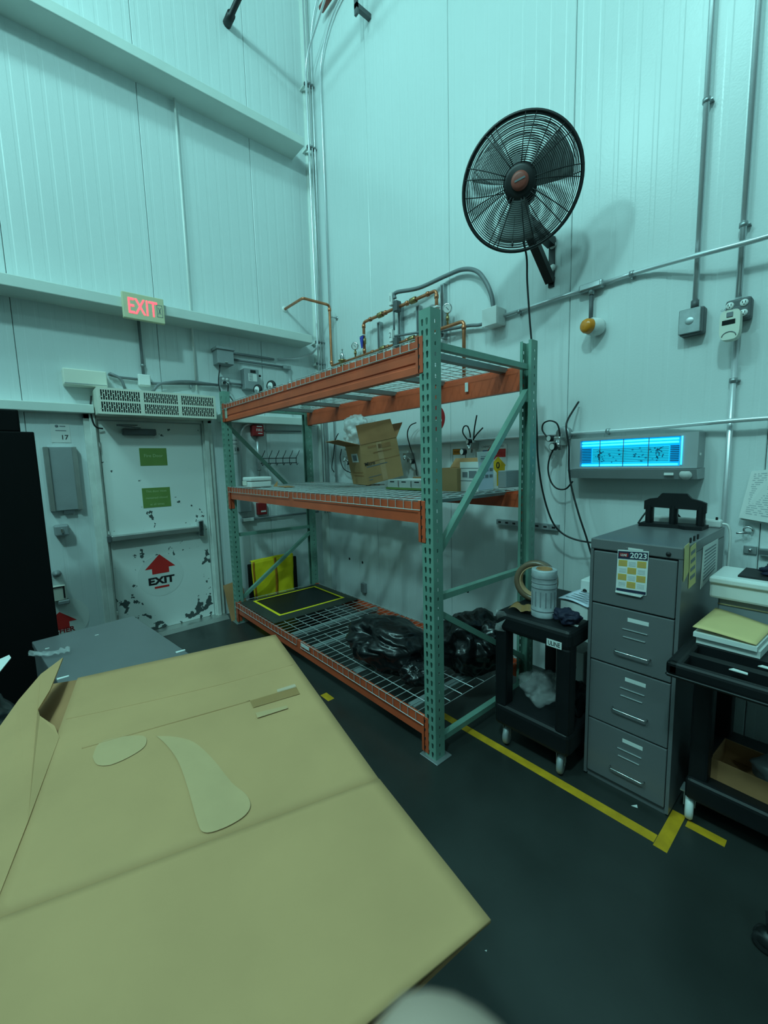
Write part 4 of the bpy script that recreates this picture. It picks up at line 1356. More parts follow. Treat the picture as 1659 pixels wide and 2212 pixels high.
def perforated(mb, w, h, hole_fn, to3d):
    """plate w x h made of pitch-high cells with real openings"""
    n = int(h / PITCH)
    cells = [(k * PITCH, (k + 1) * PITCH, True) for k in range(n)]
    if n * PITCH < h - 1e-4:
        cells.append((n * PITCH, h, False))
    for z0, z1, ho in cells:
        outer = [(0, z0), (w, z0), (w, z1), (0, z1)]
        loops = [[Vector((p[0], p[1], 0)) for p in outer]]
        if ho:
            for hp in hole_fn((z0 + z1) / 2):
                loops.append([Vector((p[0], p[1], 0)) for p in hp])
        flat = [p for l in loops for p in l]
        tris = geometry.tessellate_polygon(loops)
        mb.add([to3d(p.x, p.y) for p in flat], [tuple(t) for t in tris])


def post_mesh():
    mb = MB()
    perforated(mb, PW, PH, lambda z: [tear(PW * .30, z, .0155, .032), tear(PW * .70, z, .0155, .032)], lambda a, z: (a - PW / 2, 0, z))
    for sx in (-1, 1):
        perforated(mb, PD, PH, lambda z: [slot(PD * .45, z, .010, .019)], lambda a, z, sx=sx: (sx * PW / 2, a, z))
        mb.add([(sx * PW / 2, PD, 0), (sx * (PW / 2 - .018), PD, 0), (sx * (PW / 2 - .018), PD, PH), (sx * PW / 2, PD, PH)], [(0, 1, 2, 3)])
    return mb


def place(name, src, M, material, parent, solid=0.0, label=None):
    mb = MB(M)
    mb.add(src.v, src.f)
    return obj(name, mb, material, parent, solid=solid, label=label)


PM = post_mesh()
XR, XL = -1.452, -4.172
YF, YB = 1.53, 2.50
for xc in (XR, XL):
    for front in (True, False):
        M = Matrix.Translation((xc, YF if front else YB, .004))
        if not front:
            M = M @ Matrix.Rotation(PI, 4, 'Z')
        p = place('post', PM, M, M_post, rack, solid=.0026)
        yb = YF if front else YB - PD
        fp_ = obj('foot_plate', MB().rbox(xc - .065, xc + .065, yb - .02, yb + PD + .03, 0, .006, .002, 1), M_galv, p)


def end_frame(xc, specs):
    for (y0, z0, y1, z1) in specs:
        obj('brace', MB().beam((xc, y0, z0), (xc, y1, z1), .032, .036, up=(1, 0, 0)), M_post, rack)


yi0, yi1 = YF + PD - .012, YB - PD + .012
end_frame(XR, [(yi0, 2.165, yi1, 2.165), (yi0, 1.11, yi1, 2.02), (yi0, .885, yi1, .88), (yi0, .81, yi1, .27), (yi0, .085, yi1, .085)])
end_frame(XL, [(yi0, 2.165, yi1, 2.165), (yi0, 1.99, yi1, 1.12), (yi0, .91, yi1, .895), (yi1, .83, yi0, .235), (yi0, .10, yi1, .10)])
LEV = [(.105, .212, .02, .225), (1.283, 1.392, 1.185, 1.402), (2.033, 2.19, 2.03, 2.205)]
xa, xb_ = XL + PW / 2 + .002, XR - PW / 2 - .002
M_beamlab = mat('beam_label', (.45, .48, .40), .5)


def step_beam(z0, z1, yf, s, groove):
    """rolled step beam: yf = outer face, s = +1 when the body lies toward +Y"""
    h = z1 - z0
    t = .042
    st = .02
    if groove:
        prof = [(0, z0), (t, z0), (t, z1 - st), (t * .45, z1 - st), (t * .45, z1), (0, z1), (0, z1 - h * .26), (.006, z1 - h * .30), (.006, z1 - h * .36), (0, z1 - h * .40), (0, z0 + h * .36), (.006, z0 + h * .32), (.006, z0 + h * .26), (0, z0 + h * .22)]
    else:
        prof = [(0, z0), (t, z0), (t, z1 - st), (t * .45, z1 - st), (t * .45, z1), (0, z1)]
    return MB().prism([(xa, yf + s * a, b) for a, b in prof], (xb_ - xa, 0, 0))


for li, (z0, z1, c0, c1) in enumerate(LEV):
    for front in (True, False):
        yf, s = (YF + .006, 1) if front else (YB - .006, -1)
        b = obj('beam', step_beam(z0, z1, yf, s, li == 2), M_beam, rack)
        for xe, d in ((xb_, 1), (xa, -1)):
            m = MB()
            yo = yf - s * .011
            x0_, x1_ = (xe - .022, xe + .028) if d > 0 else (xe - .028, xe + .022)
            m.rbox(x0_, x1_, yo, yo + s * .005, c0, c1, .002, 1)
            m.box(xe - .003, xe + .003, yo, yo + s * .05, c0, c1)
            cn = obj('connector', m, M_beam, b)
            hm = MB()
            k = 0
            zz = c0 + .03
            while zz < c1 - .02:
                hm.prism([(xe + d * .004 + a_, yo - s * .0006, zz + b_) for a_, b_ in ((-.005, .008), (.005, .008), (.003, -.01), (-.003, -.01))], (0, s * .001, 0))
                zz += PITCH
            obj('rivets', hm, M_ink, cn)
    if li == 2:
        obj('beam_label', MB().box(xa + .01, xa + .075, YF + .0045, YF + .006, z0 + .03, z1 - .03), M_beamlab, rack, label='faded pale label at the beam end')

# wire decks: six lift-out panels
decks = [(-4.165, -2.905, 'left'), (-2.835, -1.497, 'right')]
for li, (z0, z1, c0, c1) in enumerate(LEV):
    nm = ('bottom', 'middle', 'top')[li]
    zt_ = z1 + .006
    for (dx0, dx1, side) in decks:
        t = thing('wire_deck', 'wire mesh deck on the %s level, %s half of the rack' % (nm, side), 'wire deck', ((dx0 + dx1) / 2, 2.01, zt_ - .06), 'wire decks of the rack')
        m = MB()
        nx = round((dx1 - dx0) / .0625)
        ya_, yb_ = YF - .002, YB + .002
        for k in range(nx + 1):
            x = dx0 + (dx1 - dx0) * k / nx
            m.tube([(x, ya_, zt_ - .046), (x, ya_, zt_), (x, yb_, zt_), (x, yb_, zt_ - .046)], .0026, 4, smooth=False)
        for k in range(10):
            y = ya_ + .004 + (yb_ - ya_ - .008) * k / 9
            m.tube([(dx0, y, zt_ + .004), (dx1, y, zt_ + .004)], .0026, 4, smooth=False)
        for y in (ya_ - .004, yb_ + .004):
            m.tube([(dx0, y, zt_ - .046), (dx1, y, zt_ - .046)], .0028, 4, smooth=False)
        obj('wire_grid', m, M_wire, t)
        for k in range(3):
            x = dx0 + (dx1 - dx0) * (.1 + .4 * k)
            m = MB().prism([(x - .028, YF + .035, zt_ - .004), (x - .024, YF + .035, zt_ - .036), (x + .024, YF + .035, zt_ - .036), (x + .028, YF + .035, zt_ - .004)], (0, YB - YF - .07, 0))
            obj('support_channel', m, M_chan, t)

ZB, ZM, ZT = LEV[0][1] + .0126, LEV[1][1] + .0126, LEV[2][1] + .0126
# ------------------------------------------------------------------ bottom shelf: rubber mat, bags, hi-vis panel
mc = [pz(500, 1304, ZB), pz(590, 1353, ZB), pz(775, 1290, ZB), pz(684, 1258, ZB)]
mcx0, mcx1 = -4.10, (mc[1].x + mc[2].x) / 2
mcy0, mcy1 = YF + .015, 2.47
t = thing('rubber_mat', 'black rubber mat with yellow inner border on the bottom shelf', 'mat', ((mcx0 + mcx1) / 2, (mcy0 + mcy1) / 2, ZB))
M_mat = mat('mat_rubber', (.035, .04, .030), .7, var=.2, bump=.2, bscale=120)


def mat_frame(i0, i1, z0, z1):
    m = MB()
    a = (mcx0 + i0, mcx1 - i0, mcy0 + i0, mcy1 - i0)
    c = (mcx0 + i1, mcx1 - i1, mcy0 + i1, mcy1 - i1)
    m.add([(a[0], a[2], z0), (a[1], a[2], z0), (a[1], a[3], z0), (a[0], a[3], z0), (c[0], c[2], z1), (c[1], c[2], z1), (c[1], c[3], z1), (c[0], c[3], z1)],
          [(0, 1, 5, 4), (1, 2, 6, 5), (2, 3, 7, 6), (3, 0, 4, 7)])
    return m


m = mat_frame(0, .10, ZB + .002, ZB + .017)
m.box(mcx0, mcx1, mcy0, mcy1, ZB, ZB + .002)
obj('border', m, M_mat, t)
obj('yellow_line', mat_frame(.10, .125, ZB + .017, ZB + .018), M_hivis, t)
obj('inner_field', MB().box(mcx0 + .125, mcx1 - .125, mcy0 + .125, mcy1 - .125, ZB + .002, ZB + .014), M_blackpaint, t)
# hi-vis vest panel between the rack and the door wall
xv = -4.33
t = thing('hi_vis_vest', 'bright yellow hi-vis vest with orange stripe draped over a black board', 'vest', (xv, 2.0, 0.0))
va, vb = pl(536, 1240, xv), pl(640, 1212, xv)
ytop = pl(590, 1204, xv).z


def vest(s, v):
    y = va.y + (vb.y - va.y) * (.06 + .84 * s)
    z = .02 + (ytop - .02) * v - .05 * max(0, .25 - s) * v
    x = xv + .03 + .012 * math.sin(9 * s + 5 * v) + .008 * noise.noise(Vector((s * 6, v * 5, 2.2)))
    return (x, y, z)


m = MB().grid(vest, 26, 22)
cloth = obj('cloth', m, M_hivis, t, solid=.004)
for s0, s1 in ((.02, .07), (.52, .585)):
    m = MB().grid(lambda s, v: Vector(vest(s0 + (s1 - s0) * s, v)) + Vector((.0035, 0, 0)), 2, 22)
    obj('orange_stripe', m, M_orange, cloth, solid=.001)
m = MB().rbox(xv - .02, xv + .012, va.y, vb.y, 0, ytop - .03, .01, 2)
obj('black_board', m, M_black, t)
m = MB().grid(lambda s, v: Vector(vest(s, 1)) + Vector((-.045 * v, 0, .016 * math.sin(v * PI))), 24, 6)
obj('shoulder_fold', m, M_hivis, cloth, solid=.004)
# cardboard leaning beside the door
a, c = pl(468, 1328, -4.30), pl(499, 1240, -4.36)
ylb = 1.50
m = MB().prism([(-4.24, 1.50, 0.0), (-4.24, 1.70, 0.0), (-4.40, 1.69, .38), (-4.40, 1.495, .35)], (.004, 0, .002))
tag(obj('cardboard_scrap', m, M_card_dk), 'brown cardboard sheet leaning between the door frame and the rack', 'cardboard')


def blob(name, c, r, seed, label, cat, material, knot=None, sub=5, amp=.22, flat=0.0):
    bm = bmesh.new()
    bmesh.ops.create_icosphere(bm, subdivisions=sub, radius=1.0)
    off = Vector((seed * 3.1, seed * 1.7, seed * .9))
    for v in bm.verts:
        d = v.co.normalized()
        k = 1 + amp * noise.noise(d * 1.6 + off) + amp * .5 * noise.noise(d * 3.7 + off)
        rid = 1 - abs(noise.noise(d * 2.6 + off * 2))
        k += amp * .22 * (rid ** 5)
        if knot is not None:
            kd = Vector(knot).normalized()
            ang = d.angle(kd)
            e1_ = kd.orthogonal().normalized()
            e2_ = kd.cross(e1_)
            pd = d - kd * d.dot(kd)
            az = math.atan2(pd.dot(e2_), pd.dot(e1_))
            wob = az + .5 * noise.noise(d * 2.1 + off)
            f = max(0.0, 1 - ang / 2.2)
            fold = abs(math.sin(wob * 4.5 + seed)) ** .7
            k += -.30 * math.exp(-(ang / .25) ** 2) + .13 * f * min(1, ang / .35) * (fold - .5) + .035 * f * math.sin(wob * 17)
        p = Vector((d.x * r[0], d.y * r[1], d.z * r[2])) * k
        p.z = max(p.z, -r[2] * .78 + flat)
        
        v.co = Vector(c) + p
    m = MB()
    bm.verts.index_update()
    m.add([v.co.copy() for v in bm.verts], [[v.index for v in f.verts] for f in bm.faces], 0, True)
    bm.free()
    if label is None:
        return m
    return tag(obj(name, m, material), label, cat)


c1 = pz(860, 1410, ZB + .12)
b1 = pz(825, 1395, ZB + .10)
blob('trash_bag', (b1.x + .03, b1.y + .02, ZB + .13), (.31, .23, .165), 3, 'knotted black plastic bag lying on the bottom shelf left of the front post', 'plastic bag', M_bag, knot=(-.10, -.75, .65), amp=.15)
b2 = pz(985, 1420, ZB + .14)
blob('trash_bag', (-1.66, 2.18, ZB + .16), (.215, .24, .205), 8, 'black plastic bag on the bottom shelf right of the front post', 'plastic bag', M_bag, knot=(.6, -.4, .75), amp=.18)
blob('trash_bag', (-1.78, 1.76, ZB + .06), (.11, .11, .075), 5, 'small black plastic bag between the two larger bags', 'plastic bag', M_bag, knot=(.3, -.6, .6), amp=.18)

# ------------------------------------------------------------------ middle shelf
def carton(name, label, cx, cy, z0, w, d, h, rz, material=M_card, tilt=None, flaps=(), open_=True, cat='carton'):
    M = Matrix.Translation((cx, cy, z0)) @ Matrix.Rotation(rz, 4, 'Z')
    if tilt:
        M = M @ tilt
    t = thing(name, label, cat, (cx, cy, z0))
    th = .005
    m = MB(M)
    m.box(-w / 2, w / 2, -d / 2, d / 2, 0, th)
    obj('bottom', m, material, t)
    for (x0, x1, y0, y1) in ((-w / 2, w / 2, -d / 2, -d / 2 + th), (-w / 2, w / 2, d / 2 - th, d / 2), (-w / 2, -w / 2 + th, -d / 2 + th, d / 2 - th), (w / 2 - th, w / 2, -d / 2 + th, d / 2 - th)):
        m = MB(M)
        m.box(x0, x1, y0, y1, th, h)
        obj('side', m, material, t)
    for (side, ang, ln) in flaps:
        m = MB(M)
        if side in '-y+y':
            s = -1 if side == '-y' else 1
            e = Vector((0, s * d / 2, h))
            out = Vector((0, s * math.cos(ang), math.sin(ang)))
            pts = [e + Vector((-w / 2 + .004, 0, 0)), e + Vector((w / 2 - .004, 0, 0)), e + Vector((w / 2 - .012, 0, 0)) + out * ln, e + Vector((-w / 2 + .012, 0, 0)) + out * ln]
        else:
            s = -1 if side == '-x' else 1
            e = Vector((s * w / 2, 0, h))
            out = Vector((s * math.cos(ang), 0, math.sin(ang)))
            pts = [e + Vector((0, -d / 2 + .004, 0)), e + Vector((0, d / 2 - .004, 0)), e + Vector((0, d / 2 - .012, 0)) + out * ln, e + Vector((0, -d / 2 + .012, 0)) + out * ln]
        nn = (pts[1] - pts[0]).cross(pts[3] - pts[0]).normalized()
        m.prism(pts, nn * .004)
        obj('flap', m, M_card_dk, t)
    return t, M


# open tilted carton: long side turned toward the aisle end, right side resting raised
cw, cd, ch = .37, .31, .35
C0 = pz(795, 1049, ZM)
MT = Matrix.Translation(C0 + Vector((0, 0, .004))) @ Matrix.Rotation(1.36, 4, 'Z') @ Matrix.Rotation(-.19, 4, 'Y') @ Matrix.Translation((cw / 2, cd / 2, 0))
t, M = carton('open_carton', 'open brown carton tipped on the middle shelf with flaps up', C0.x, C0.y, ZM, cw, cd, ch, 0, tilt=Matrix.Translation((-C0.x, -C0.y, -ZM)) @ MT,
              flaps=(('-y', 1.75, .17), ('-x', .40, .20), ('+x', .9, .15)))
def on_front(u, v):
    return M @ Vector((-cw / 2 + u * cw, -cd / 2 - .0008, v * ch))


def front_patch(u0, v0, u1, v1):
    return MB().prism([on_front(u0, v0), on_front(u1, v0), on_front(u1, v1), on_front(u0, v1)], (M.to_3x3() @ Vector((0, -.0008, 0))))


fr = (M.to_3x3() @ Vector((1, 0, 0))).normalized()
fu = (M.to_3x3() @ Vector((0, 0, 1))).normalized()
text('lettering', 'Micro', on_front(.16, .47), fr, fu, .03, M_ink, t, bold=.02)
for (u0, v0, u1, v1) in ((.06, .425, .62, .45), (.06, .17, .40, .185), (.06, .10, .16, .12), (.18, .88, .42, .93), (.46, .82, .8, .93), (.3, .73, .8, .76)):
    obj('print', front_patch(u0, v0, u1, v1), M_card_dk if u0 > .15 else M_greyink, t)
obj('seam', front_patch(0, .535, 1, .55), M_card_dk, t)
obj('packing_tape', front_patch(.42, .02, .56, .98), M_card_pale, t)
def on_left(u, v):
    return M @ Vector((-cw / 2 - .0008, cd / 2 - u * cd, v * ch))


m = MB().prism([on_left(.3, .58), on_left(.72, .58), on_left(.72, .80), on_left(.3, .80)], M.to_3x3() @ Vector((-.0008, 0, 0)))
obj('shipping_label', m, M_paper, t)
m = MB().prism([on_left(.38, .62), on_left(.64, .62), on_left(.64, .76), on_left(.38, .76)], M.to_3x3() @ Vector((-.0014, 0, 0)))
obj('label_print', m, M_greyink, t)
for v0 in (.3, .22):
    obj('print', MB().prism([on_left(.2, v0), on_left(.85, v0), on_left(.85, v0 + .03), on_left(.2, v0 + .03)], M.to_3x3() @ Vector((-.0008, 0, 0))), M_card_dk, t)
pc = M @ Vector((-.06, .06, ch + .10))
blob('bubble_wrap', pc, (.13, .13, .15), 11, 'crumpled clear bubble wrap bursting out of the open carton', 'bubble wrap', M_wrap, amp=.4)
# white cartons in a green tray
g0, g1 = pz(835, 1056, ZM), pz(912, 1060, ZM)
gy = g0.y
t = thing('white_carton_tray', 'shallow green tray holding small white boxes beside the front post', 'tray', ((g0.x + g1.x) / 2, gy + .12, ZM))
obj('tray', MB().box(g0.x, g1.x + .02, gy, gy + .26, ZM, ZM + .008).box(g0.x, g1.x + .02, gy - .004, gy, ZM, ZM + .014), M_green, t)
xs_ = [g0.x + .005, g0.x + .005 + (g1.x - g0.x) * .32, g0.x + .005 + (g1.x - g0.x) * .66, g1.x + .01]
hb = pr(872, 1037, gy).z - ZM
for k in range(3):
    bo = tag(obj('white_carton', MB().rbox(xs_[k] + .002, xs_[k + 1] - .002, gy + .006, gy + .24, ZM + .009, ZM + hb, .003, 1), M_paper), ('leftmost', 'middle', 'rightmost')[k] + ' of three small white boxes in the green tray', 'box', 'white boxes in the green tray')
    obj('print', bars(Vector((xs_[k], gy + .006, ZM)), RX, RZ, [(.03, .075, .05, .008)], MB()), M_ink, bo)
    obj('red_edge', MB().box(xs_[k + 1] - .006, xs_[k + 1] - .003, gy + .004, gy + .006, ZM + .02, ZM + .06), M_redbox if k == 0 else M_ink, bo)
p = pz(870, 1042, ZM)
carton('brown_tray', 'low dark brown cardboard tray behind the small white boxes', -2.18, gy + .42, ZM, .42, .24, .075, -.08, M_card_dk)
# small brown box right of the post
q0, q1 = pz(950, 1062, ZM), pz(990, 1063, ZM)
carton('small_brown_box', 'small brown cardboard box between the front post and the white box', q1.x - .165, q1.y + .15, ZM, .26, .24, pr(972, 1012, q1.y).z - ZM, 0, M_card, flaps=(('+y', .9, .08),))
# white box with raised flap
w0 = pz(994, 1061, ZM)
wy = w0.y
wx1 = pr(1033, 1061, wy).x
wy2 = pl(1066, 1056, wx1).y
hb = pr(1010, 998, wy).z - ZM
ww, wd = wx1 - w0.x, wy2 - wy
t, M2 = carton('white_shipping_box', 'white printed box with a raised side flap on the middle shelf', w0.x + ww / 2, wy + wd / 2, ZM, ww, wd, hb, 0, M_paper)
obj('raised_flap', MB().prism([(wx1 + .002, wy, ZM + hb * .97), (wx1 + .002, wy2, ZM + hb * .97), (wx1 + .012, wy2 - .01, ZM + hb * 1.36), (wx1 + .012, wy - .025, ZM + hb * 1.32)], (-.004, 0, 0)), M_paper, t)
obj('side_sheet', MB().box(wx1, wx1 + .002, wy + .004, wy2 - .004, ZM + .01, ZM + hb * .97), M_paperblue, t)
for (u0, u1, v0, v1) in ((0, ww, .78, .80), (0, ww, .36, .38), (.02, ww * .42, .48, .66), (ww * .5, ww * .92, .46, .70)):
    obj('print', bars(Vector((w0.x, wy - .0005, ZM)), RX, RZ, [(u0, u1, hb * v0, hb * (v1 - v0))], MB()), M_greyink, t)
for k in range(6):
    obj('side_print', bars(Vector((wx1 + .002, wy, ZM)), LX, RZ, [(wd * (.15 + .28 * (k % 3)), wd * (.36 + .28 * (k % 3)), hb * (.45 + .22 * (k // 3)), .02)], MB()), M_greyink, t)
for k in range(3):
    obj('flap_print', bars(Vector((wx1 + .007, wy, ZM)), LX, RZ, [(wd * .1, wd * (.35 + .15 * k), hb * (1.08 + .08 * k), .008)], MB()), M_greyink, t)
# grey block right of it
s0 = pz(1069, 1054, ZM)
tag(obj('grey_folder_box', MB().rbox(s0.x + .01, s0.x + .075, s0.y + .02, s0.y + .2, ZM, pr(1072, 1017, s0.y).z, .004, 1), M_grey), 'narrow grey box right of the white printed box', 'box')
# white clamshell at the left end
k0, k1 = pz(526, 1053, ZM), pz(577, 1052, ZM)
t = thing('white_foam_box', 'low white lidded box at the left end of the middle shelf', 'box', ((k0.x + k1.x) / 2, k0.y + .1, ZM))
obj('base', MB().rbox(k0.x, k1.x, k0.y, k0.y + .2, ZM, ZM + .055, .01, 2), M_white, t)
obj('lid', MB().rbox(k0.x - .004, k1.x + .004, k0.y - .004, k0.y + .204, ZM + .058, ZM + .095, .01, 2), M_white, t)
obj('corner_tape', MB().box(k0.x - .005, k0.x + .09, k0.y - .005, k0.y - .0035, ZM + .02, ZM + .06), M_cream, t)
k0 = pz(590, 1051, ZM)
m = MB().prism([(k0.x, k0.y, ZM), (k0.x + .06, k0.y + .01, ZM), (k0.x + .03, k0.y + .03, ZM + .05)], (.0, .004, 0))
m2 = MB().prism([(k0.x + .02, k0.y + .02, ZM + .001), (k0.x + .30, k0.y - .03, ZM + .001), (k0.x + .32, k0.y + .05, ZM + .001), (k0.x + .1, k0.y + .1, ZM + .001)], (0, 0, .004))
t = thing('card_scrap', 'torn brown cardboard scrap lying on the left half of the middle shelf', 'cardboard', (k0.x + .1, k0.y, ZM))
obj('upright_tear', m, M_card_dk, t)
obj('flat_piece', m2, M_card_dk, t)
# ------------------------------------------------------------------ top shelf: upturned dolly with casters
d0 = pl(555, 838, -3.9)
t = thing('upturned_dolly', 'upturned black dolly with two white-hub wheels on the top shelf', 'dolly', (-3.87, 1.85, ZT))
obj('plate', MB().rbox(-4.08, -3.62, 1.66, 2.02, ZT, ZT + .03, .01, 2), M_black, t)
for (x_, y_) in ((557, 842), (586, 834)):
    c = pr(x_, y_, 1.72)
    f = Vector((.35, -.93, 0)).normalized()
    w_ = obj('wheel', MB().lathe([(.0, -.012), (.03, -.014), (.046, -.012), (.05, 0), (.046, .012), (.03, .014), (.0, .012)], c, f, 24), M_rubber, t)
    obj('wheel_hub', MB().lathe([(.030, .0145), (.02, .018), (0, .018)], c, f, 18), M_white, w_)
    m = MB()
    s_ = Vector((f.y, -f.x, 0))
    for sd in (-1, 1):
        m.beam(c + f * (.021 * sd), Vector((c.x, c.y, ZT + .03)) + f * (.021 * sd) + s_ * .02, .03, .004, up=f)
    obj('wheel_fork', m, M_galv, t)

# ------------------------------------------------------------------ floor tape
def strip(pts, label, z=.0008):
    m = MB().prism([(p[0], p[1], 0.0) for p in pts], (0, 0, z))
    return tag(obj('floor_tape', m, M_yellow), label, 'floor tape', 'yellow floor tape')


strip([(-1.70, 1.848), (-.484, 1.843), (-.484, 1.893), (-1.70, 1.898)], 'long yellow tape line on the floor in front of the cabinet')
strip([(-.482, 1.828), (-.432, 1.828), (-.432, 2.09), (-.482, 2.09)], 'short yellow tape piece at right angles to the long line')
strip([(-.42, 2.03), (-.285, 2.03), (-.285, 2.075), (-.42, 2.075)], 'short dirty yellow tape piece under the right-hand cart')
strip([(-2.40, 1.425), (-2.30, 1.425), (-2.30, 1.475), (-2.40, 1.475)], 'yellow tape patch on the floor at the corner of the big cardboard')

# ------------------------------------------------------------------ black utility cart beside the rack
def caster(parent, x, y, r, rz=0.0, wheel=M_grey):
    f = Vector((math.cos(rz), math.sin(rz), 0))
    c = Vector((x, y, r))
    w_ = obj('caster', MB().lathe([(0, -.014), (r * .6, -.016), (r * .9, -.014), (r, -.006), (r, .006), (r * .9, .014), (r * .6, .016), (0, .014)], c, f, 22), wheel, parent)
    m = MB()
    for s in (-1, 1):
        m.beam(c + f * (.02 * s), c + f * (.02 * s) + Vector((0, 0, r + .012)), .03, .003, up=f)
    m.box(x - .03, x + .03, y - .03, y + .03, r * 2 + .008, r * 2 + .014)
    obj('caster_fork', m, M_galv, w_)
    return w_


CX0, CX1, CY0, CY1, CZ = -1.30, -.872, 1.885, 2.52, .78
cart = thing('utility_cart', 'black plastic two-shelf utility cart between the rack and the filing cabinet', 'cart', ((CX0 + CX1) / 2, (CY0 + CY1) / 2, 0))
obj('top_shelf', MB().rbox(CX0, CX1, CY0, CY1, CZ - .105, CZ, .028, 3), M_black, cart)
obj('bottom_shelf', MB().rbox(CX0, CX1, CY0, CY1, .125, .255, .028, 3), M_black, cart)
for x_ in (CX0 + .04, CX1 - .04):
    for y_ in (CY0 + .045, CY1 - .045):
        obj('leg', MB().rbox(x_ - .036, x_ + .036, y_ - .04, y_ + .04, .24, CZ - .09, .014, 2), M_black, cart)
for x_ in (CX0 + .055, CX1 - .06):
    for y_ in (CY0 + .06, CY1 - .06):
        caster(cart, x_, y_, .055, .25)
a, c = pr(1181, 1382, CY0 - .001), pr(1213, 1402, CY0 - .001)
zc_ = pr(1197, 1391, CY0).z
lb = obj('name_plate', MB().box(a.x, c.x, CY0 - .002, CY0, zc_ - .018, zc_ + .018), M_paper, cart, label='small white plate with black capitals')
text('lettering', 'ULINE', ((a.x + c.x) / 2, CY0 - .002, zc_ - .010), RX, RZ, .022, M_ink, lb, bold=.015, wide=.72)
# roll of label film
rb = Vector((-1.075, 2.005, CZ))
rz_ = pr(1161, 1226, 2.005).z
hr = rz_ - CZ
t = thing('film_roll', 'tall upright roll of printed label film on the black cart', 'film roll', rb)
RR = .062
prof = [(RR * .55, 0), (RR, 0), (RR * 1.03, .006), (RR * 1.03, .03), (RR, .034), (RR, hr * .62), (RR * 1.01, hr * .63), (RR * 1.01, hr * .72), (RR, hr * .73), (RR, hr * .82), (RR * 1.02, hr * .83), (RR * 1.02, hr - .004), (RR * .98, hr), (RR * .66, hr), (RR * .64, hr - .004), (RR * .64, .01)]
obj('wrapped_film', MB().lathe(prof, rb, (0, 0, 1), 32), M_roll, t)
obj('core', MB().lathe([(RR * .62, .01), (RR * .62, hr + .004), (RR * .52, hr + .004), (RR * .52, .01)], rb, (0, 0, 1), 28), M_card_dk, t)
for hz in (.036, hr * .625, hr * .725, hr * .83):
    obj('dark_band', MB().lathe([(RR * 1.012, hz), (RR * 1.036, hz + .001), (RR * 1.036, hz + .004), (RR * 1.012, hz + .005)], rb, (0, 0, 1), 32), M_greyink, t)
for k in range(7):
    an = -2.6 + k * .42
    d = Vector((math.cos(an), math.sin(an), 0))
    obj('film_print', MB().beam(rb + d * RR * 1.001 + Vector((0, 0, .06)), rb + d * RR * 1.001 + Vector((0, 0, hr * .56)), .006, .0012, up=d), M_greyink, t)
# big brown tape ring standing behind the roll
tc_ = pr(1158, 1268, 2.19)
tc_.z = CZ + .118
f = Vector((.35, -1, .06)).normalized()
t = thing('tape_ring', 'large brown tape ring standing behind the film roll', 'tape roll', (tc_.x, tc_.y, CZ))
obj('tape', MB().lathe([(.088, -.03), (.118, -.03), (.118, .03), (.088, .03), (.088, -.03)], tc_, f, 40), M_tapering, t)
obj('core', MB().lathe([(.082, -.031), (.088, -.031), (.088, .031), (.082, .031), (.082, -.031)], tc_, f, 40), M_card_pale, t)
# clear film scrap over the cart corner
m = MB().grid(lambda s, v: Vector((CX0 + .02 + .05 * s + .008 * math.sin(6 * v), CY0 - .006 - .012 * math.sin(7 * v + 3 * s), CZ + .015 - .115 * v)), 6, 14)
tag(obj('film_strip', m, M_clear, None, solid=.0008), 'twisted clear film hanging over the front corner of the black cart', 'film')
m = MB().grid(lambda s, v: Vector((CX0 + .05 + .13 * s, CY0 + .06 + .1 * v, CZ + .006 + .02 * abs(math.sin(5 * s + 2 * v)))), 10, 8)
tag(obj('film_scrap', m, M_tapeb, None, solid=.0008), 'crumpled amber tape scrap left of the film roll', 'tape scrap')
# binders, papers, gloves
bx0, bx1 = -1.0, -.885
t = thing('white_binder', 'white ring binder at the back of the black cart', 'binder', (-.95, 2.40, CZ))
m = MB().rbox(-1.01, -.885, 2.28, 2.50, CZ, CZ + .15, .006, 2)
obj('cover', m, M_paper, t)
obj('spine_ring', MB().lathe([(.012, 0), (.008, .003), (0, .003)], (-.985, 2.28, CZ + .09), (0, -1, 0), 14), M_ink, t)
t = thing('paper_stack', 'stack of bluish printed papers on the black cart beside the cabinet', 'papers', (-.95, 2.2, CZ))
Mp = Matrix.Translation((-.950, 2.19, CZ + .07)) @ Matrix.Rotation(-.12, 4, 'Z')
m = MB(Mp)
m.box(-.075, .075, -.09, .12, -.07, .0)
obj('lower_stack', m, M_paper, t)
m = MB(Mp)
m.grid(lambda s, v: Vector((-.085 + .165 * s, -.10 + .225 * v, .008 + .008 * math.sin(4 * s + 2 * v))), 8, 8)
obj('top_sheet', m, M_paperblue, t, solid=.002)
m = MB(Mp)
for k in range(5):
    m.box(-.06 + .01 * (k % 2), .06, -.07 + .035 * k, -.062 + .035 * k, .0165, .0175)
obj('print', m, M_greyink, t)
g = blob('work_gloves', (-.945, 1.995, CZ + .032), (.060, .060, .036), 21, 'pair of crumpled navy work gloves below the paper stack', 'gloves', M_glove, amp=.45, sub=4)
w0 = pz(1236, 1350, CZ)
tag(obj('paper_scrap', MB().prism([(w0.x - .025, w0.y - .008, CZ), (w0.x + .03, w0.y - .006, CZ), (w0.x + .026, w0.y + .014, CZ), (w0.x - .018, w0.y + .01, CZ)], (0, 0, .003)), M_paper), 'small white paper scrap on the front of the black cart', 'scrap')
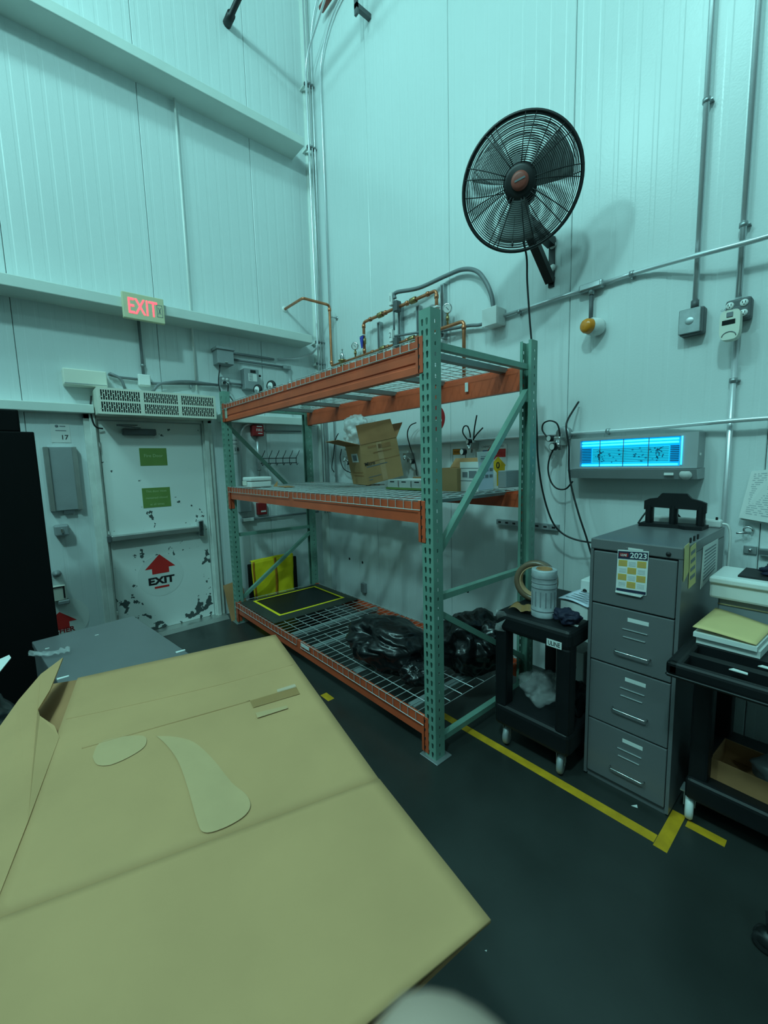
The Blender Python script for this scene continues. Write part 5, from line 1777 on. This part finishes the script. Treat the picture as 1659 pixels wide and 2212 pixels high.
# things on the lower cart shelf
blob('clear_bag', (-1.13, 2.10, .325), (.085, .11, .085), 31, 'crumpled clear plastic bag on the lower shelf of the black cart', 'plastic bag', M_clear, amp=.5, sub=4)
t = thing('white_card_box', 'white printed box on the lower shelf of the black cart', 'box', (-1.05, 2.3, .255))
obj('box', MB().rbox(-1.13, -.97, 2.26, 2.42, .255, .52, .004, 1), M_paper, t)
obj('print', bars(Vector((-1.13, 2.26, .42)), RX, RZ, [(.02, .12, .0, .012), (.02, .09, .04, .012)], MB()), M_greyink, t)
blob('dark_bundle', (-.955, 2.12, .325), (.06, .10, .085), 37, 'dark wrapped bundle on the lower cart shelf next to the white box', 'bundle', M_bag, amp=.35, sub=4)
# timber leaning behind the cart
tag(obj('timber_post', MB().beam((-1.30, 2.66, .0), (-1.30, 2.66, .62), .04, .03, up=(1, 0, 0)), M_card_dk), 'pale wooden upright standing behind the black cart', 'timber')

# ------------------------------------------------------------------ filing cabinet
FX0, FX1, FY0, FY1, FZ = -.853, -.483, 2.025, 2.76, 1.218
fc = thing('filing_cabinet', 'tall grey four-drawer metal filing cabinet', 'filing cabinet', ((FX0 + FX1) / 2, (FY0 + FY1) / 2, 0))
m = MB()
m.box(FX0, FX0 + .014, FY0, FY1, .012, FZ - .05)
m.box(FX1 - .014, FX1, FY0, FY1, .012, FZ - .05)
m.box(FX0 + .014, FX1 - .014, FY0 + .03, FY1, .012, FZ - .05)
m.box(FX0 + .014, FX1 - .014, FY0 + .012, FY1, .0, .03)
obj('body', m, M_cab, fc)
obj('top', MB().rbox(FX0, FX1, FY0 - .002, FY1, FZ - .05, FZ, .005, 2), M_cab, fc)
zs_ = [1.163, .909, .623, .319, .034]
for k in range(4):
    z1, z0 = zs_[k] - .003, zs_[k + 1] + .003
    d = obj('drawer', MB().rbox(FX0 + .017, FX1 - .017, FY0 - .004, FY0 + .03, z0, z1, .004, 2), M_cab, fc)
    xm = (FX0 + FX1) / 2 + .0
    yf = FY0 - .004
    if k > 0:
        zt_ = z1 - .035
        obj('card_label', MB().box(xm - .01, xm + .075, yf - .001, yf, zt_ - .018, zt_), M_paper, d)
        for dz in (.055, .092):
            obj('label_frame_bar', MB().box(xm - .03 + .004 * (dz > .06), xm + .072 - .008 * (dz > .06), yf - .004, yf, zt_ - dz - .003, zt_ - dz), M_emt, d)
        zh = zt_ - .165
        obj('handle', MB().tube(fillet([(xm - .058, yf, zh), (xm - .055, yf - .022, zh), (xm + .085, yf - .022, zh), (xm + .088, yf, zh)], .008, 3), .0032, 7), M_chrome, d)
    obj('slot_line', MB().box(FX0 + .05, FX1 - .03, yf - .0006, yf, z0 + .003, z0 + .006), M_dkgrey, d)
c = pr(1444, 1197, FY0 - .004)
obj('lock', MB().lathe([(0, .004), (.009, .003), (.01, 0)], (c.x, FY0 - .004, c.z), (0, -1, 0), 14), M_ink, fc)
obj('top_badge', MB().rbox((FX0 + FX1) / 2 - .03, (FX0 + FX1) / 2 + .03, FY0 - .006, FY0 - .001, FZ - .038, FZ - .024, .002, 1), M_cab, fc)
# paper calendar
yq = FY0 - .006
Q = [pr(1335, 1187, yq), pr(1402, 1191, yq), pr(1396, 1287, yq), pr(1330, 1276, yq)]
cal = thing('wall_calendar', 'year calendar sheet stuck on the top drawer of the filing cabinet', 'calendar', (Q[3].x, yq, Q[2].z))


def onq(u, v):
    return Q[0].lerp(Q[1], u).lerp(Q[3].lerp(Q[2], u), v)


def qpatch(u0, v0, u1, v1, h):
    return MB().prism([onq(u0, v0), onq(u1, v0), onq(u1, v1), onq(u0, v1)], (0, -h, 0))


obj('sheet', qpatch(0, 0, 1, 1, .001), M_paper, cal)
obj('title_band', qpatch(.02, .03, .98, .21, .0018), M_navy, cal)
obj('red_badge', qpatch(.06, .07, .36, .16, .0024), M_redbox, cal)
qr = (onq(1, .5) - onq(0, .5)).normalized()
qu = (onq(.5, 0) - onq(.5, 1)).normalized()
text('lettering', 'ULINE', onq(.21, .145) + Vector((0, -.0024, 0)), qr, qu, .011, M_whiteink, cal, bold=.015, wide=.62)
text('lettering', '2023', onq(.69, .175) + Vector((0, -.0018, 0)), qr, qu, .024, M_whiteink, cal, bold=.02)
for r in range(4):
    for c_ in range(3):
        u0, v0 = .05 + c_ * .305, .24 + r * .165
        yel = (r + c_) % 2 == 0
        if yel:
            obj('month_yellow', qpatch(u0, v0, u0 + .285, v0 + .145, .0016), M_yelcell, cal)
        m = MB()
        for k in range(4):
            p = qpatch(u0 + .03, v0 + .03 + k * .028, u0 + .26, v0 + .04 + k * .028, .002)
            m.add(p.v, p.f)
        o = obj('month_print', m, M_card_pale if yel else mat('faint_ink', (.52, .55, .55), .7), cal)
        o['kind'] = 'stuff'
obj('bottom_band', qpatch(.02, .92, .98, .985, .0018), M_navy, cal)
obj('hanger_label', MB().prism([onq(.34, -.06), onq(.82, -.03), onq(.82, .01), onq(.34, -.01)], (0, -.002, 0)), M_paper, cal)
obj('sheet_edge', MB().prism([onq(.0, 1.0), onq(.9, 1.01), onq(.84, 1.05), onq(.02, 1.03)], (0, -.008, 0)), M_paper, cal)
# notes on the cabinet side
xs2 = FX1 + .0015


def side_sheet(pts, material, label, name='note', lines=0):
    P = [pl(x, y, xs2) for x, y in pts]
    t = tag(obj(name, MB().prism(P, (.0012, 0, 0)), material), label, 'note')
    if lines:
        m = MB()
        for k in range(lines):
            v0 = .12 + .8 * k / lines
            a_, b_ = P[0].lerp(P[3], v0), P[1].lerp(P[2], v0)
            c_, d_ = P[0].lerp(P[3], v0 + .35 / lines), P[1].lerp(P[2], v0 + .35 / lines)
            m.prism([a_.lerp(b_, .12) + Vector((.0014, 0, 0)), a_.lerp(b_, .85) + Vector((.0014, 0, 0)), c_.lerp(d_, .85) + Vector((.0014, 0, 0)), c_.lerp(d_, .12) + Vector((.0014, 0, 0))], (.0006, 0, 0))
        o = obj('print', m, M_greyink, t)
        o['kind'] = 'stuff'
    return t


side_sheet([(1479, 1180), (1489, 1172), (1487, 1235), (1476, 1258)], M_note, 'narrow yellow note nearest the front edge of the cabinet side')
side_sheet([(1491, 1183), (1503, 1172), (1502, 1258), (1487, 1272)], M_note, 'wider yellow and white note on the cabinet side', lines=4)
side_sheet([(1519, 1181), (1551, 1163), (1548, 1232), (1512, 1273)], M_paper, 'large white printed list on the cabinet side', lines=9)
for i, x_ in enumerate((1490, 1498, 1506)):
    p = pl(x_, 1167 - i * 4, xs2)
    tag(obj('magnet', MB().rbox(xs2, xs2 + .006, p.y - .008, p.y + .008, p.z - .012, p.z + .012, .002, 1), M_ink), ('first', 'second', 'third')[i] + ' small black magnet from the front on the cabinet side', 'magnet', 'magnets on the cabinet side')
# three-hole punch on the cabinet
pa, pb_ = pz(1392, 1137, FZ), pz(1527, 1143, FZ)
hp = thing('hole_punch', 'black three-hole punch standing on the filing cabinet', 'hole punch', ((pa.x + pb_.x) / 2, (pa.y + pb_.y) / 2, FZ))
Mh = Matrix.Translation((-.672, 2.60, FZ)) @ Matrix.Rotation(.10, 4, 'Z')
m = MB(Mh)
base = [(-.15, -.055), (-.06, -.045), (.03, -.05), (.06, -.075), (.13, -.07), (.145, .05), (-.14, .05)]
m.prism([(x, y, .0) for x, y in base], (0, 0, .018))
obj('base', m, M_black, hp)
zt_ = pr(1465, 1066, 2.60).z - FZ
for x in (-.112, -.002, .115):
    m = MB(Mh)
    m.rbox(x - .018, x + .018, -.012, .03, .016, zt_ * .62, .006, 2)
    m.lathe([(.014, .0), (.016, .03), (.012, zt_ * .55)], (x, -.012, .016), (0, 0, 1), 12)
    obj('punch_head', m, M_black, hp)
m = MB(Mh)
lever = [(-.135, zt_ * .50), (-.135, zt_ * .76), (-.115, zt_ * .82), (-.075, zt_ * .86), (-.055, zt_), (.055, zt_), (.075, zt_ * .86), (.115, zt_ * .80), (.138, zt_ * .74), (.138, zt_ * .46), (.122, zt_ * .46), (.11, zt_ * .54), (-.11, zt_ * .58), (-.12, zt_ * .50)]
m.prism([(x, -.02, z) for x, z in lever], (0, .035, 0))
obj('lever', m, M_black, hp)
a = pz(1350, 1125, FZ)
tag(obj('desk_cable', MB().tube(spline([Vector((-.84, 2.6, FZ + .006)), Vector((-.83, 2.66, FZ + .05)), Vector((-.80, 2.70, FZ + .10)), Vector((-.74, 2.72, FZ + .11)), Vector((-.66, 2.73, FZ + .02))], 8), .005, 6), M_hose), 'black cable arching behind the hole punch', 'cable')
t = thing('power_strip', 'white power strip at the back of the filing cabinet top', 'power strip', (-.62, 2.73, FZ))
obj('body', MB().rbox(-.80, -.49, 2.70, 2.75, FZ, FZ + .04, .008, 2), M_white, t)
obj('switch', MB().rbox(-.60, -.58, 2.705, 2.72, FZ + .04, FZ + .045, .002, 1), M_red, t)
obj('plug', MB().rbox(-.515, -.505, 2.705, 2.715, FZ + .04, FZ + .055, .002, 1), M_ink, t)
obj('lead', MB().tube(spline([(-.49, 2.725, FZ + .02), (-.465, 2.73, FZ + .01), (-.455, 2.74, FZ - .06), (-.46, 2.75, FZ - .3)], 8), .006, 7), M_white, t)

# ------------------------------------------------------------------ right-hand black cart
GX0, GX1, GY0, GY1, GZ = -.455, .35, 1.755, 2.58, .838
c2 = thing('service_cart', 'large black service cart with moulded tray at the right edge', 'cart', ((GX0 + GX1) / 2, (GY0 + GY1) / 2, 0))
ym = 2.06
m = MB()
m.rbox(GX0, GX1, ym, GY1, GZ - .075, GZ, .02, 3)
obj('top_deck', m, M_black, c2)
# moulded tray end with open compartments
m = MB()
rows = [(GY0 + .035, GY0 + .12), (GY0 + .16, GY0 + .245)]
xsplit = [GX0 + .05, GX0 + .33, GX0 + .38, GX0 + .66, GX0 + .70, GX1 - .03]
m.rbox(GX0, GX1, GY0, ym + .01, GZ - .06, GZ - .045, .006, 1)
m.rbox(GX0, GX1, GY0, rows[0][0], GZ - .055, GZ, .016, 3)
m.box(GX0 + .01, GX1 - .01, rows[0][1], rows[1][0], GZ - .055, GZ - .004)
m.box(GX0 + .01, GX1 - .01, rows[1][1], ym + .02, GZ - .055, GZ - .002)
m.rbox(GX0, xsplit[0], GY0, ym + .03, GZ - .055, GZ, .016, 3)
m.rbox(xsplit[5], GX1, GY0, ym + .03, GZ - .055, GZ, .016, 3)
m.box(xsplit[1], xsplit[2], GY0 + .01, GY0 + .2, GZ - .055, GZ - .004)
m.box(xsplit[3], xsplit[4], GY0 + .01, GY0 + .2, GZ - .055, GZ - .004)
obj('moulded_tray', m, M_black, c2)
obj('lower_deck', MB().rbox(GX0 + .02, GX1, 2.04, GY1, .12, .22, .02, 3), M_black, c2)
for x_ in (GX0 + .06, GX1 - .05):
    for y_ in (2.10, GY1 - .05):
        obj('leg', MB().rbox(x_ - .035, x_ + .035, y_ - .04, y_ + .04, .2, GZ - .06, .012, 2), M_black, c2)
for x_ in (GX0 + .03, GX1 - .06):
    for y_ in (2.10, GY1 - .07):
        caster(c2, x_, y_, .06, .22, M_white)
# manila folder stack
def quadz(pts, z):
    return [pz(x, y, z) for x, y in pts]


fq = quadz([(1496, 1357), (1634, 1390), (1672, 1352), (1546, 1316)], GZ + .06)
t = thing('folder_stack', 'manila folder on a stack of papers on the right-hand cart', 'papers', (fq[0].x, fq[0].y, GZ))
lo = [Vector((p.x, p.y, GZ)) for p in fq]
m = MB().prism([p + Vector((.012, .01, 0)) for p in lo], (0, 0, .028))
obj('lower_papers', m, M_paper, t)
m = MB().prism([p + Vector((.004, -.004, .029)) for p in lo], (0, 0, .018))
obj('middle_papers', m, M_paper, t)
m = MB().grid(lambda s, v: (fq[0].lerp(fq[1], s)).lerp(fq[3].lerp(fq[2], s), v) + Vector((0, 0, .003 + .004 * math.sin(3 * s + 1) - .006 * s)), 10, 8)
obj('manila_folder', m, M_manila, t, solid=.003)
# white desktop unit behind the folders
yq0 = 2.33
zA, zB = pr(1535, 1243, yq0).z, pr(1530, 1290, yq0).z
xA = pr(1532, 1265, yq0).x
t = thing('white_printer', 'white desktop printer behind the manila folders at the right edge', 'printer', (xA + .25, yq0 + .12, GZ))
obj('upper_case', MB().rbox(xA, xA + .52, yq0, yq0 + .26, zB, zA, .012, 2), M_white, t)
obj('front_lip', MB().rbox(xA, xA + .52, yq0 - .012, yq0 + .02, zA - .03, zA - .004, .006, 2), M_white, t)
obj('lower_case', MB().rbox(xA + .03, xA + .52, yq0 + .03, yq0 + .26, GZ, zB, .006, 1), M_grey, t)
obj('trim_line', MB().box(xA + .03, xA + .52, yq0 + .026, yq0 + .03, zB - .03, zB - .024), M_chrome, t)
obj('top_tray', MB().box(xA + .09, xA + .5, yq0 + .05, yq0 + .24, zA, zA + .008), M_ink, t)
blob('dark_cloth', (xA + .27, yq0 + .14, zA + .028), (.11, .06, .028), 44, 'dark crumpled cloth lying on the white printer', 'cloth', M_glove, amp=.4, sub=4)
for i, (x_, y_, l_) in enumerate(((1592, 1450, 'white label scrap on the moulded cart tray'), (1655, 1443, 'white paper bit at the right edge of the cart tray'))):
    p = pz(x_, y_, GZ - .002)
    tag(obj('label_scrap', MB().prism([(p.x - .022, p.y - .004, GZ - .003), (p.x + .03, p.y - .006, GZ - .003), (p.x + .028, p.y + .008, GZ - .003), (p.x - .012, p.y + .014, GZ - .003)], (0, 0, .003)), M_paper), l_, 'scrap')
# carton on the lower deck
k = pr(1526, 1690, 2.09)
k2 = pr(1534, 1650, 2.09)
carton('flat_carton', 'flat brown carton on the lower deck of the service cart', k.x + .21, 2.20, .221, .40, .20, .09, -.06, M_card_dk)
blob('grey_rag', (k.x + .20, 2.21, .30), (.07, .07, .05), 51, 'crumpled grey rag lying in the flat carton', 'rag', M_cab, amp=.4, sub=3)
# black caster foot of a chair at the right edge
cx_, cy_ = -.10, 1.70
t = thing('chair_base', 'black chair leg with twin-wheel caster at the right edge of the floor', 'chair base', (.16, 1.72, 0))
for s in (-1, 1):
    obj('caster_wheel', MB().lathe([(0, -.01), (.02, -.012), (.029, -.01), (.03, 0), (.029, .01), (.02, .012), (0, .01)], (cx_ - .02, cy_ - .02 + s * .014, .03), (.25, 1, 0), 20), M_rubber, t)
obj('caster_hood', MB().lathe([(.034, 0), (.033, .015), (.02, .03), (.009, .034), (.009, .06), (0, .06)], (cx_ - .01, cy_ - .02, .035), (0, 0, 1), 18), M_blackpaint, t)
obj('leg', MB().beam((cx_ - .02, cy_ - .02, .095), (.2, 1.74, .13), .05, .035), M_blackpaint, t)
for k in range(4):
    an = 1.25 + k * 1.25
    obj('leg', MB().beam((.2, 1.74, .13), (.2 + .22 * math.cos(an - 1.6), 1.74 + .22 * math.sin(an - 1.6), .095), .05, .035), M_blackpaint, t)
obj('gas_column', MB().cyl((.2, 1.74, .06), (.2, 1.74, .42), .03, n=16), M_blackpaint, t)
for i, (x_, y_, l_) in enumerate(((1372, 1741, 'small white chip on the floor before the cabinet'), (1050, 2054, 'tiny white speck on the dark floor near the big cardboard'))):
    p = pz(x_, y_, 0)
    s = .012 if i == 0 else .003
    tag(obj('floor_chip', MB().prism([(p.x - s, p.y - s, 0), (p.x + s, p.y - s * .4, 0), (p.x + s * .3, p.y + s, 0)], (0, 0, .002)), M_paper), l_, 'scrap')

# ------------------------------------------------------------------ left: black cabinet, low grey cabinet, bag
xk = -3.0
kr = pl(100, 1150, xk).y
kt = pl(35, 884, xk).z
t = thing('black_cabinet', 'tall matte black cabinet at the left edge beside the 17 sign', 'cabinet', (xk - .3, kr - .45, 0))
zst = pl(80, 933, xk).z
obj('body', MB().rbox(xk - .55, xk, kr - .9, kr, .02, zst, .006, 2), M_matte, t)
obj('top_cap', MB().rbox(xk - .53, xk - .01, kr - .9, kr - .055, zst, kt, .008, 2), M_matte, t)
obj('plinth', MB().box(xk - .52, xk - .03, kr - .87, kr - .03, 0, .02), M_matte, t)
obj('handle', MB().tube(fillet([(xk, kr - .42, 1.0), (xk + .03, kr - .42, 1.0), (xk + .03, kr - .42, 1.18), (xk, kr - .42, 1.18)], .01, 3), .006, 8), M_matte, t)
LZ = .75
lq = [pz(74, 1392, LZ), pz(288, 1330, LZ), pz(402, 1407, LZ), pz(150, 1470, LZ)]
dx = (lq[2] - lq[1])
du = dx.normalized()
dv = Vector((du.y, -du.x, 0))
L1, L2 = dx.length + .06, (lq[1] - lq[0]).length
t = thing('low_grey_cabinet', 'low grey metal cabinet with flat top behind the big cardboard', 'cabinet', ((lq[1] + du * L1 / 2 + dv * L2 / 2).x, (lq[1] + du * L1 / 2 + dv * L2 / 2).y, 0))
Ml = Matrix.Translation(lq[1] - Vector((0, 0, LZ))) @ Matrix(((du.x, dv.x, 0, 0), (du.y, dv.y, 0, 0), (0, 0, 1, 0), (0, 0, 0, 1)))
obj('body', MB().rbox(.004, L1 - .004, .004, L2 - .004, .0, LZ - .03, .003, 1, M=Ml), M_cab, t)
obj('top', MB().rbox(0, L1, 0, L2, LZ - .03, LZ, .004, 2, M=Ml), M_cab, t)
for k in (0, 1):
    dr = obj('drawer', MB().rbox(L1 - .004, L1 + .014, .02, L2 - .02, .05 + .33 * k, .36 + .33 * k, .003, 1, M=Ml), M_cab, t)
    obj('handle', MB().rbox(L1 + .014, L1 + .03, L2 / 2 - .06, L2 / 2 + .06, .28 + .33 * k, .292 + .33 * k, .003, 1, M=Ml), M_chrome, dr)
for i, (x_, y_, l_) in enumerate(((390, 1407, 'white label bit at the right corner of the low grey cabinet'), (136, 1464, 'white label bit at the near left corner of the low grey cabinet'), (102, 1401, 'white speck near the back left of the low grey cabinet'), (209, 1372, 'white speck in the middle of the low grey cabinet top'))):
    p = pz(x_, y_, LZ)
    s = .02 if i < 2 else .008
    tag(obj('label_bit', MB().prism([p + Vector((-s * .4, -s, 0)), p + Vector((-s * .3, s, 0)), p + Vector((s * .3, s, 0)), p + Vector((s * .4, -s, 0))], (0, 0, .002)), M_paper), l_, 'scrap')
p = pz(95, 1430, LZ)
m = MB().grid(lambda s, v: pz(62 + 90 * s, 1412 + 14 * s + 10 * v - 22 * s * s, LZ) + Vector((0, 0, .012 + .025 * abs(noise.noise(Vector((s * 7, v * 3, 1)))))), 22, 6)
tag(obj('clear_wrap_scrap', m, M_clear, None, solid=.001), 'crumpled strip of clear wrap on the corner of the low grey cabinet', 'film')
bg = pz(40, 1480, .80)
blob('trash_bag', (-1.86, -.30, .63), (.30, .25, .22), 61, 'black plastic bag at the left edge next to the torn cardboard', 'plastic bag', M_bag, amp=.3)
blob_base = MB().rbox(-2.1, -1.55, -.62, -.06, 0, .45, .01, 2)
tag(obj('waste_bin', blob_base, M_matte), 'black bin under the plastic bag at the left edge', 'bin')
pw = [pz(0, 1425, .86), pz(20, 1416, .86), pz(24, 1422, .86), pz(0, 1452, .86), pz(-40, 1480, .86)]
tag(obj('white_sheet', MB().prism(pw, (0, 0, .003)), M_paper), 'corner of a white sheet on the black bag at the left edge', 'paper')

# ------------------------------------------------------------------ foreground: big cardboard carton lying flat
BZ = .90
t = thing('big_cardboard', 'large flattened cardboard carton filling the lower left foreground', 'cardboard', (-.95, .3, 0))
v_tr, v_tl = pz(595, 1372, BZ), pz(168, 1466, BZ)
v_fold = pz(819, 1684, BZ)
v_c, v_b = pz(1060, 1990, BZ), pz(868, 2150, BZ)
v_f0 = pz(-40, 2010, BZ)
f_dir = (v_b - v_c)
v_bl = v_c + f_dir * 4.2
v_l = pz(128, 1592, BZ)
v_ll = pz(-30, 1975, BZ)
th = Vector((0, 0, -.007))


def sheet(name, pts, material=M_card, parent=t, bumpy=0.0012, n=26, thick=.006):
    """four-sided board with slight unevenness"""
    a, b_, c_, d_ = pts
    m = MB().grid(lambda s, v: a.lerp(b_, s).lerp(d_.lerp(c_, s), v) + Vector((0, 0, bumpy * noise.noise(Vector((s * 3, v * 3, len(name)))))), n, n)
    return obj(name, m, material, parent, solid=thick)


back = sheet('back_panel', [v_tl, v_tr, v_fold + Vector((0, 0, -.002)), pz(-22, 1992, BZ) + Vector((0, 0, -.002))])
front = sheet('front_panel', [pz(-22, 1994, BZ), v_fold + (v_c - v_fold) * .004, v_c, v_bl])
# dark crease lines are shallow folds
def ridge(px, r, name, material, parent, z=BZ + .004):
    pts = [pz(x, y, z) for x, y in px]
    return obj(name, MB().tube(spline(pts, 6), r, 5), material, parent)


m = MB().box(-1.45, -.50, -.02, .40, .012, .60)
obj('carton_core', m, M_card_dk, t)
obj('carton_base', MB().box(-1.45, -.50, -.02, .40, 0, .012), M_card_dk, t)
obj('inner_liner', MB().box(-1.46, -.49, -.03, .41, .60, BZ - .022), M_card_dk, t)
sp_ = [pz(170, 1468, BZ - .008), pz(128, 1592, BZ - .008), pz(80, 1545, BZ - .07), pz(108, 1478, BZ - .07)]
obj('inner_shade_side', MB().prism(sp_, (0, 0, -.006)), M_card_dk, t)  # board side below the sheet, its dark brown painting the shade in the gap
ridge([(143, 1554), (300, 1520), (480, 1478), (633, 1436)], .0022, 'crease', M_card, t, BZ + .0018)
ridge([(177, 1617), (300, 1582), (420, 1548), (540, 1514)], .0030, 'crease', M_card, t, BZ + .0018)
# torn side flap, hinged along the left edge and sloping away
fl = [(128, 1592), (118, 1568), (86, 1546), (82, 1532), (108, 1490), (136, 1420), (88, 1456), (40, 1512), (0, 1568), (-60, 1640), (-90, 1760), (-60, 1960), (-12, 1960), (60, 1775)]
zz = {0: .903, 1: .91, 2: .915, 3: .92, 4: .925, 5: .935, 6: .915, 7: .895, 8: .885, 9: .87, 10: .86, 11: .88, 12: .902, 13: .904}
P = [pz(x, y, zz[i]) for i, (x, y) in enumerate(fl)]
obj('torn_flap', MB().prism(P, (0, 0, -.006)), M_card, t)
# pale torn patches and tape
def patch(px, name, material, z=BZ + .0034, h=.0004):
    P = [pz(x, y, z) for x, y in px]
    return obj(name, MB().prism(spline(P + [P[0]], 4)[:-1], (0, 0, h)), material, t)


patch([(200, 1635), (215, 1605), (260, 1592), (310, 1590), (314, 1610), (285, 1632), (240, 1652), (210, 1652)], 'torn_patch', M_card_patch)
patch([(338, 1590), (380, 1592), (420, 1604), (460, 1640), (500, 1690), (530, 1715), (541, 1740), (525, 1765), (480, 1790), (440, 1798), (425, 1770), (405, 1700), (385, 1645), (360, 1610)], 'torn_patch', M_card_patch)
tp = [pz(540, 1514, BZ + .0034), pz(547, 1529, BZ + .0034), pz(648, 1499, BZ + .0034), pz(640, 1484, BZ + .0034)]
obj('tape_piece', MB().prism(tp, (0, 0, .0005)), M_tapeb, t)
tp = [pz(598, 1492, BZ + .005), pz(600, 1496, BZ + .005), pz(640, 1484, BZ + .006), pz(636, 1480, BZ + .006)]
obj('tape_curl', MB().prism(tp, (0, 0, .004)), M_clear, t)
tp = [pz(552, 1540, BZ + .005), pz(556, 1551, BZ + .005), pz(622, 1530, BZ + .005), pz(620, 1524, BZ + .005)]
obj('torn_patch', MB().prism(tp, (0, 0, .0005)), M_card_patch, t)
# edge strip along the front right: the folded under-layer
e0, e1 = v_c + Vector((-.012, -.02, -.012)), v_b + f_dir * .6 + Vector((.004, 0, -.012))
obj('under_layer', MB().prism([e0, e1, e1 + Vector((-.25, 0, 0)), e0 + Vector((-.22, -.01, 0))], (0, 0, -.008)), M_card_dk, t)

# ------------------------------------------------------------------ small tags on the rack
c = pr(1008, 836, 2.44)
tag(obj('hang_tag', MB().rbox(c.x - .014, c.x + .014, 2.436, 2.44, c.z - .035, c.z + .03, .003, 1), M_paper), 'small white tag on the rear top beam', 'tag')
c = pr(660, 1388, 1.52)
tag(obj('deck_sticker', MB().box(c.x - .07, c.x + .05, 1.518, 1.521, ZB - .03, ZB - .004), M_paper), 'white sticker on the front edge of the bottom wire deck', 'sticker')

# ------------------------------------------------------------------ the photographer's hand at the lens
CAMM = cam.matrix_world.copy()
hv, he, hr_ = [], [], []


def hadd(p, r, parent=None):
    hv.append(CAMM @ Vector(p))
    hr_.append(r)
    if parent is not None:
        he.append((parent, len(hv) - 1))
    return len(hv) - 1


palm = hadd((-.004, -.168, .030), .024)
wrist = hadd((-.020, -.215, .065), .023, palm)
fore = hadd((-.060, -.330, .170), .030, wrist)
hadd((-.095, -.440, .270), .036, fore)
i0 = hadd((-.014, -.138, .002), .0135, palm)
i1 = hadd((-.006, -.106, -.024), .0118, i0)
i2 = hadd((.001, -.080, -.036), .0112, i1)
i3 = hadd((.0068, -.063, -.0425), .0110, i2)
hadd((.0095, -.0550, -.0455), .0102, i3)
for chain in (
    [((.008, -.142, .006), .0125), ((.022, -.118, -.020), .0098), ((.032, -.124, -.036), .0086), ((.036, -.139, -.034), .0078)],
    [((.027, -.149, .012), .0120), ((.040, -.130, -.012), .0092), ((.049, -.137, -.026), .0082), ((.051, -.150, -.022), .0074)],
    [((.042, -.160, .020), .0110), ((.054, -.144, .000), .0080), ((.060, -.150, -.012), .0072), ((.060, -.161, -.009), .0064)],
    [((-.036, -.175, .026), .0150), ((-.056, -.146, .002), .0115), ((-.056, -.122, -.016), .0100), ((-.050, -.106, -.026), .0086)],
):
    pv = palm
    for p, r in chain:
        pv = hadd(p, r, pv)
base = hv[0].copy()
me = bpy.data.meshes.new('hand')
bm = bmesh.new()
lay = bm.verts.layers.skin.new()
bvs = []
for k, (v, r) in enumerate(zip(hv, hr_)):
    nv = bm.verts.new(v - base)
    nv[lay].radius = (r, r)
    nv[lay].use_root = (k == 0)
    bvs.append(nv)
for a_, b_ in he:
    bm.edges.new((bvs[a_], bvs[b_]))
bm.to_mesh(me)
bm.free()
me.materials.append(M_skin)
hand = bpy.data.objects.new('hand', me)
COL.objects.link(hand)
hand.location = base
sk = hand.modifiers.new('skin', 'SKIN')
sk.use_smooth_shade = True
sub = hand.modifiers.new('smooth', 'SUBSURF')
sub.levels = 2
sub.render_levels = 2
tag(hand, 'out-of-focus fingertip of the photographer at the bottom edge', 'hand')
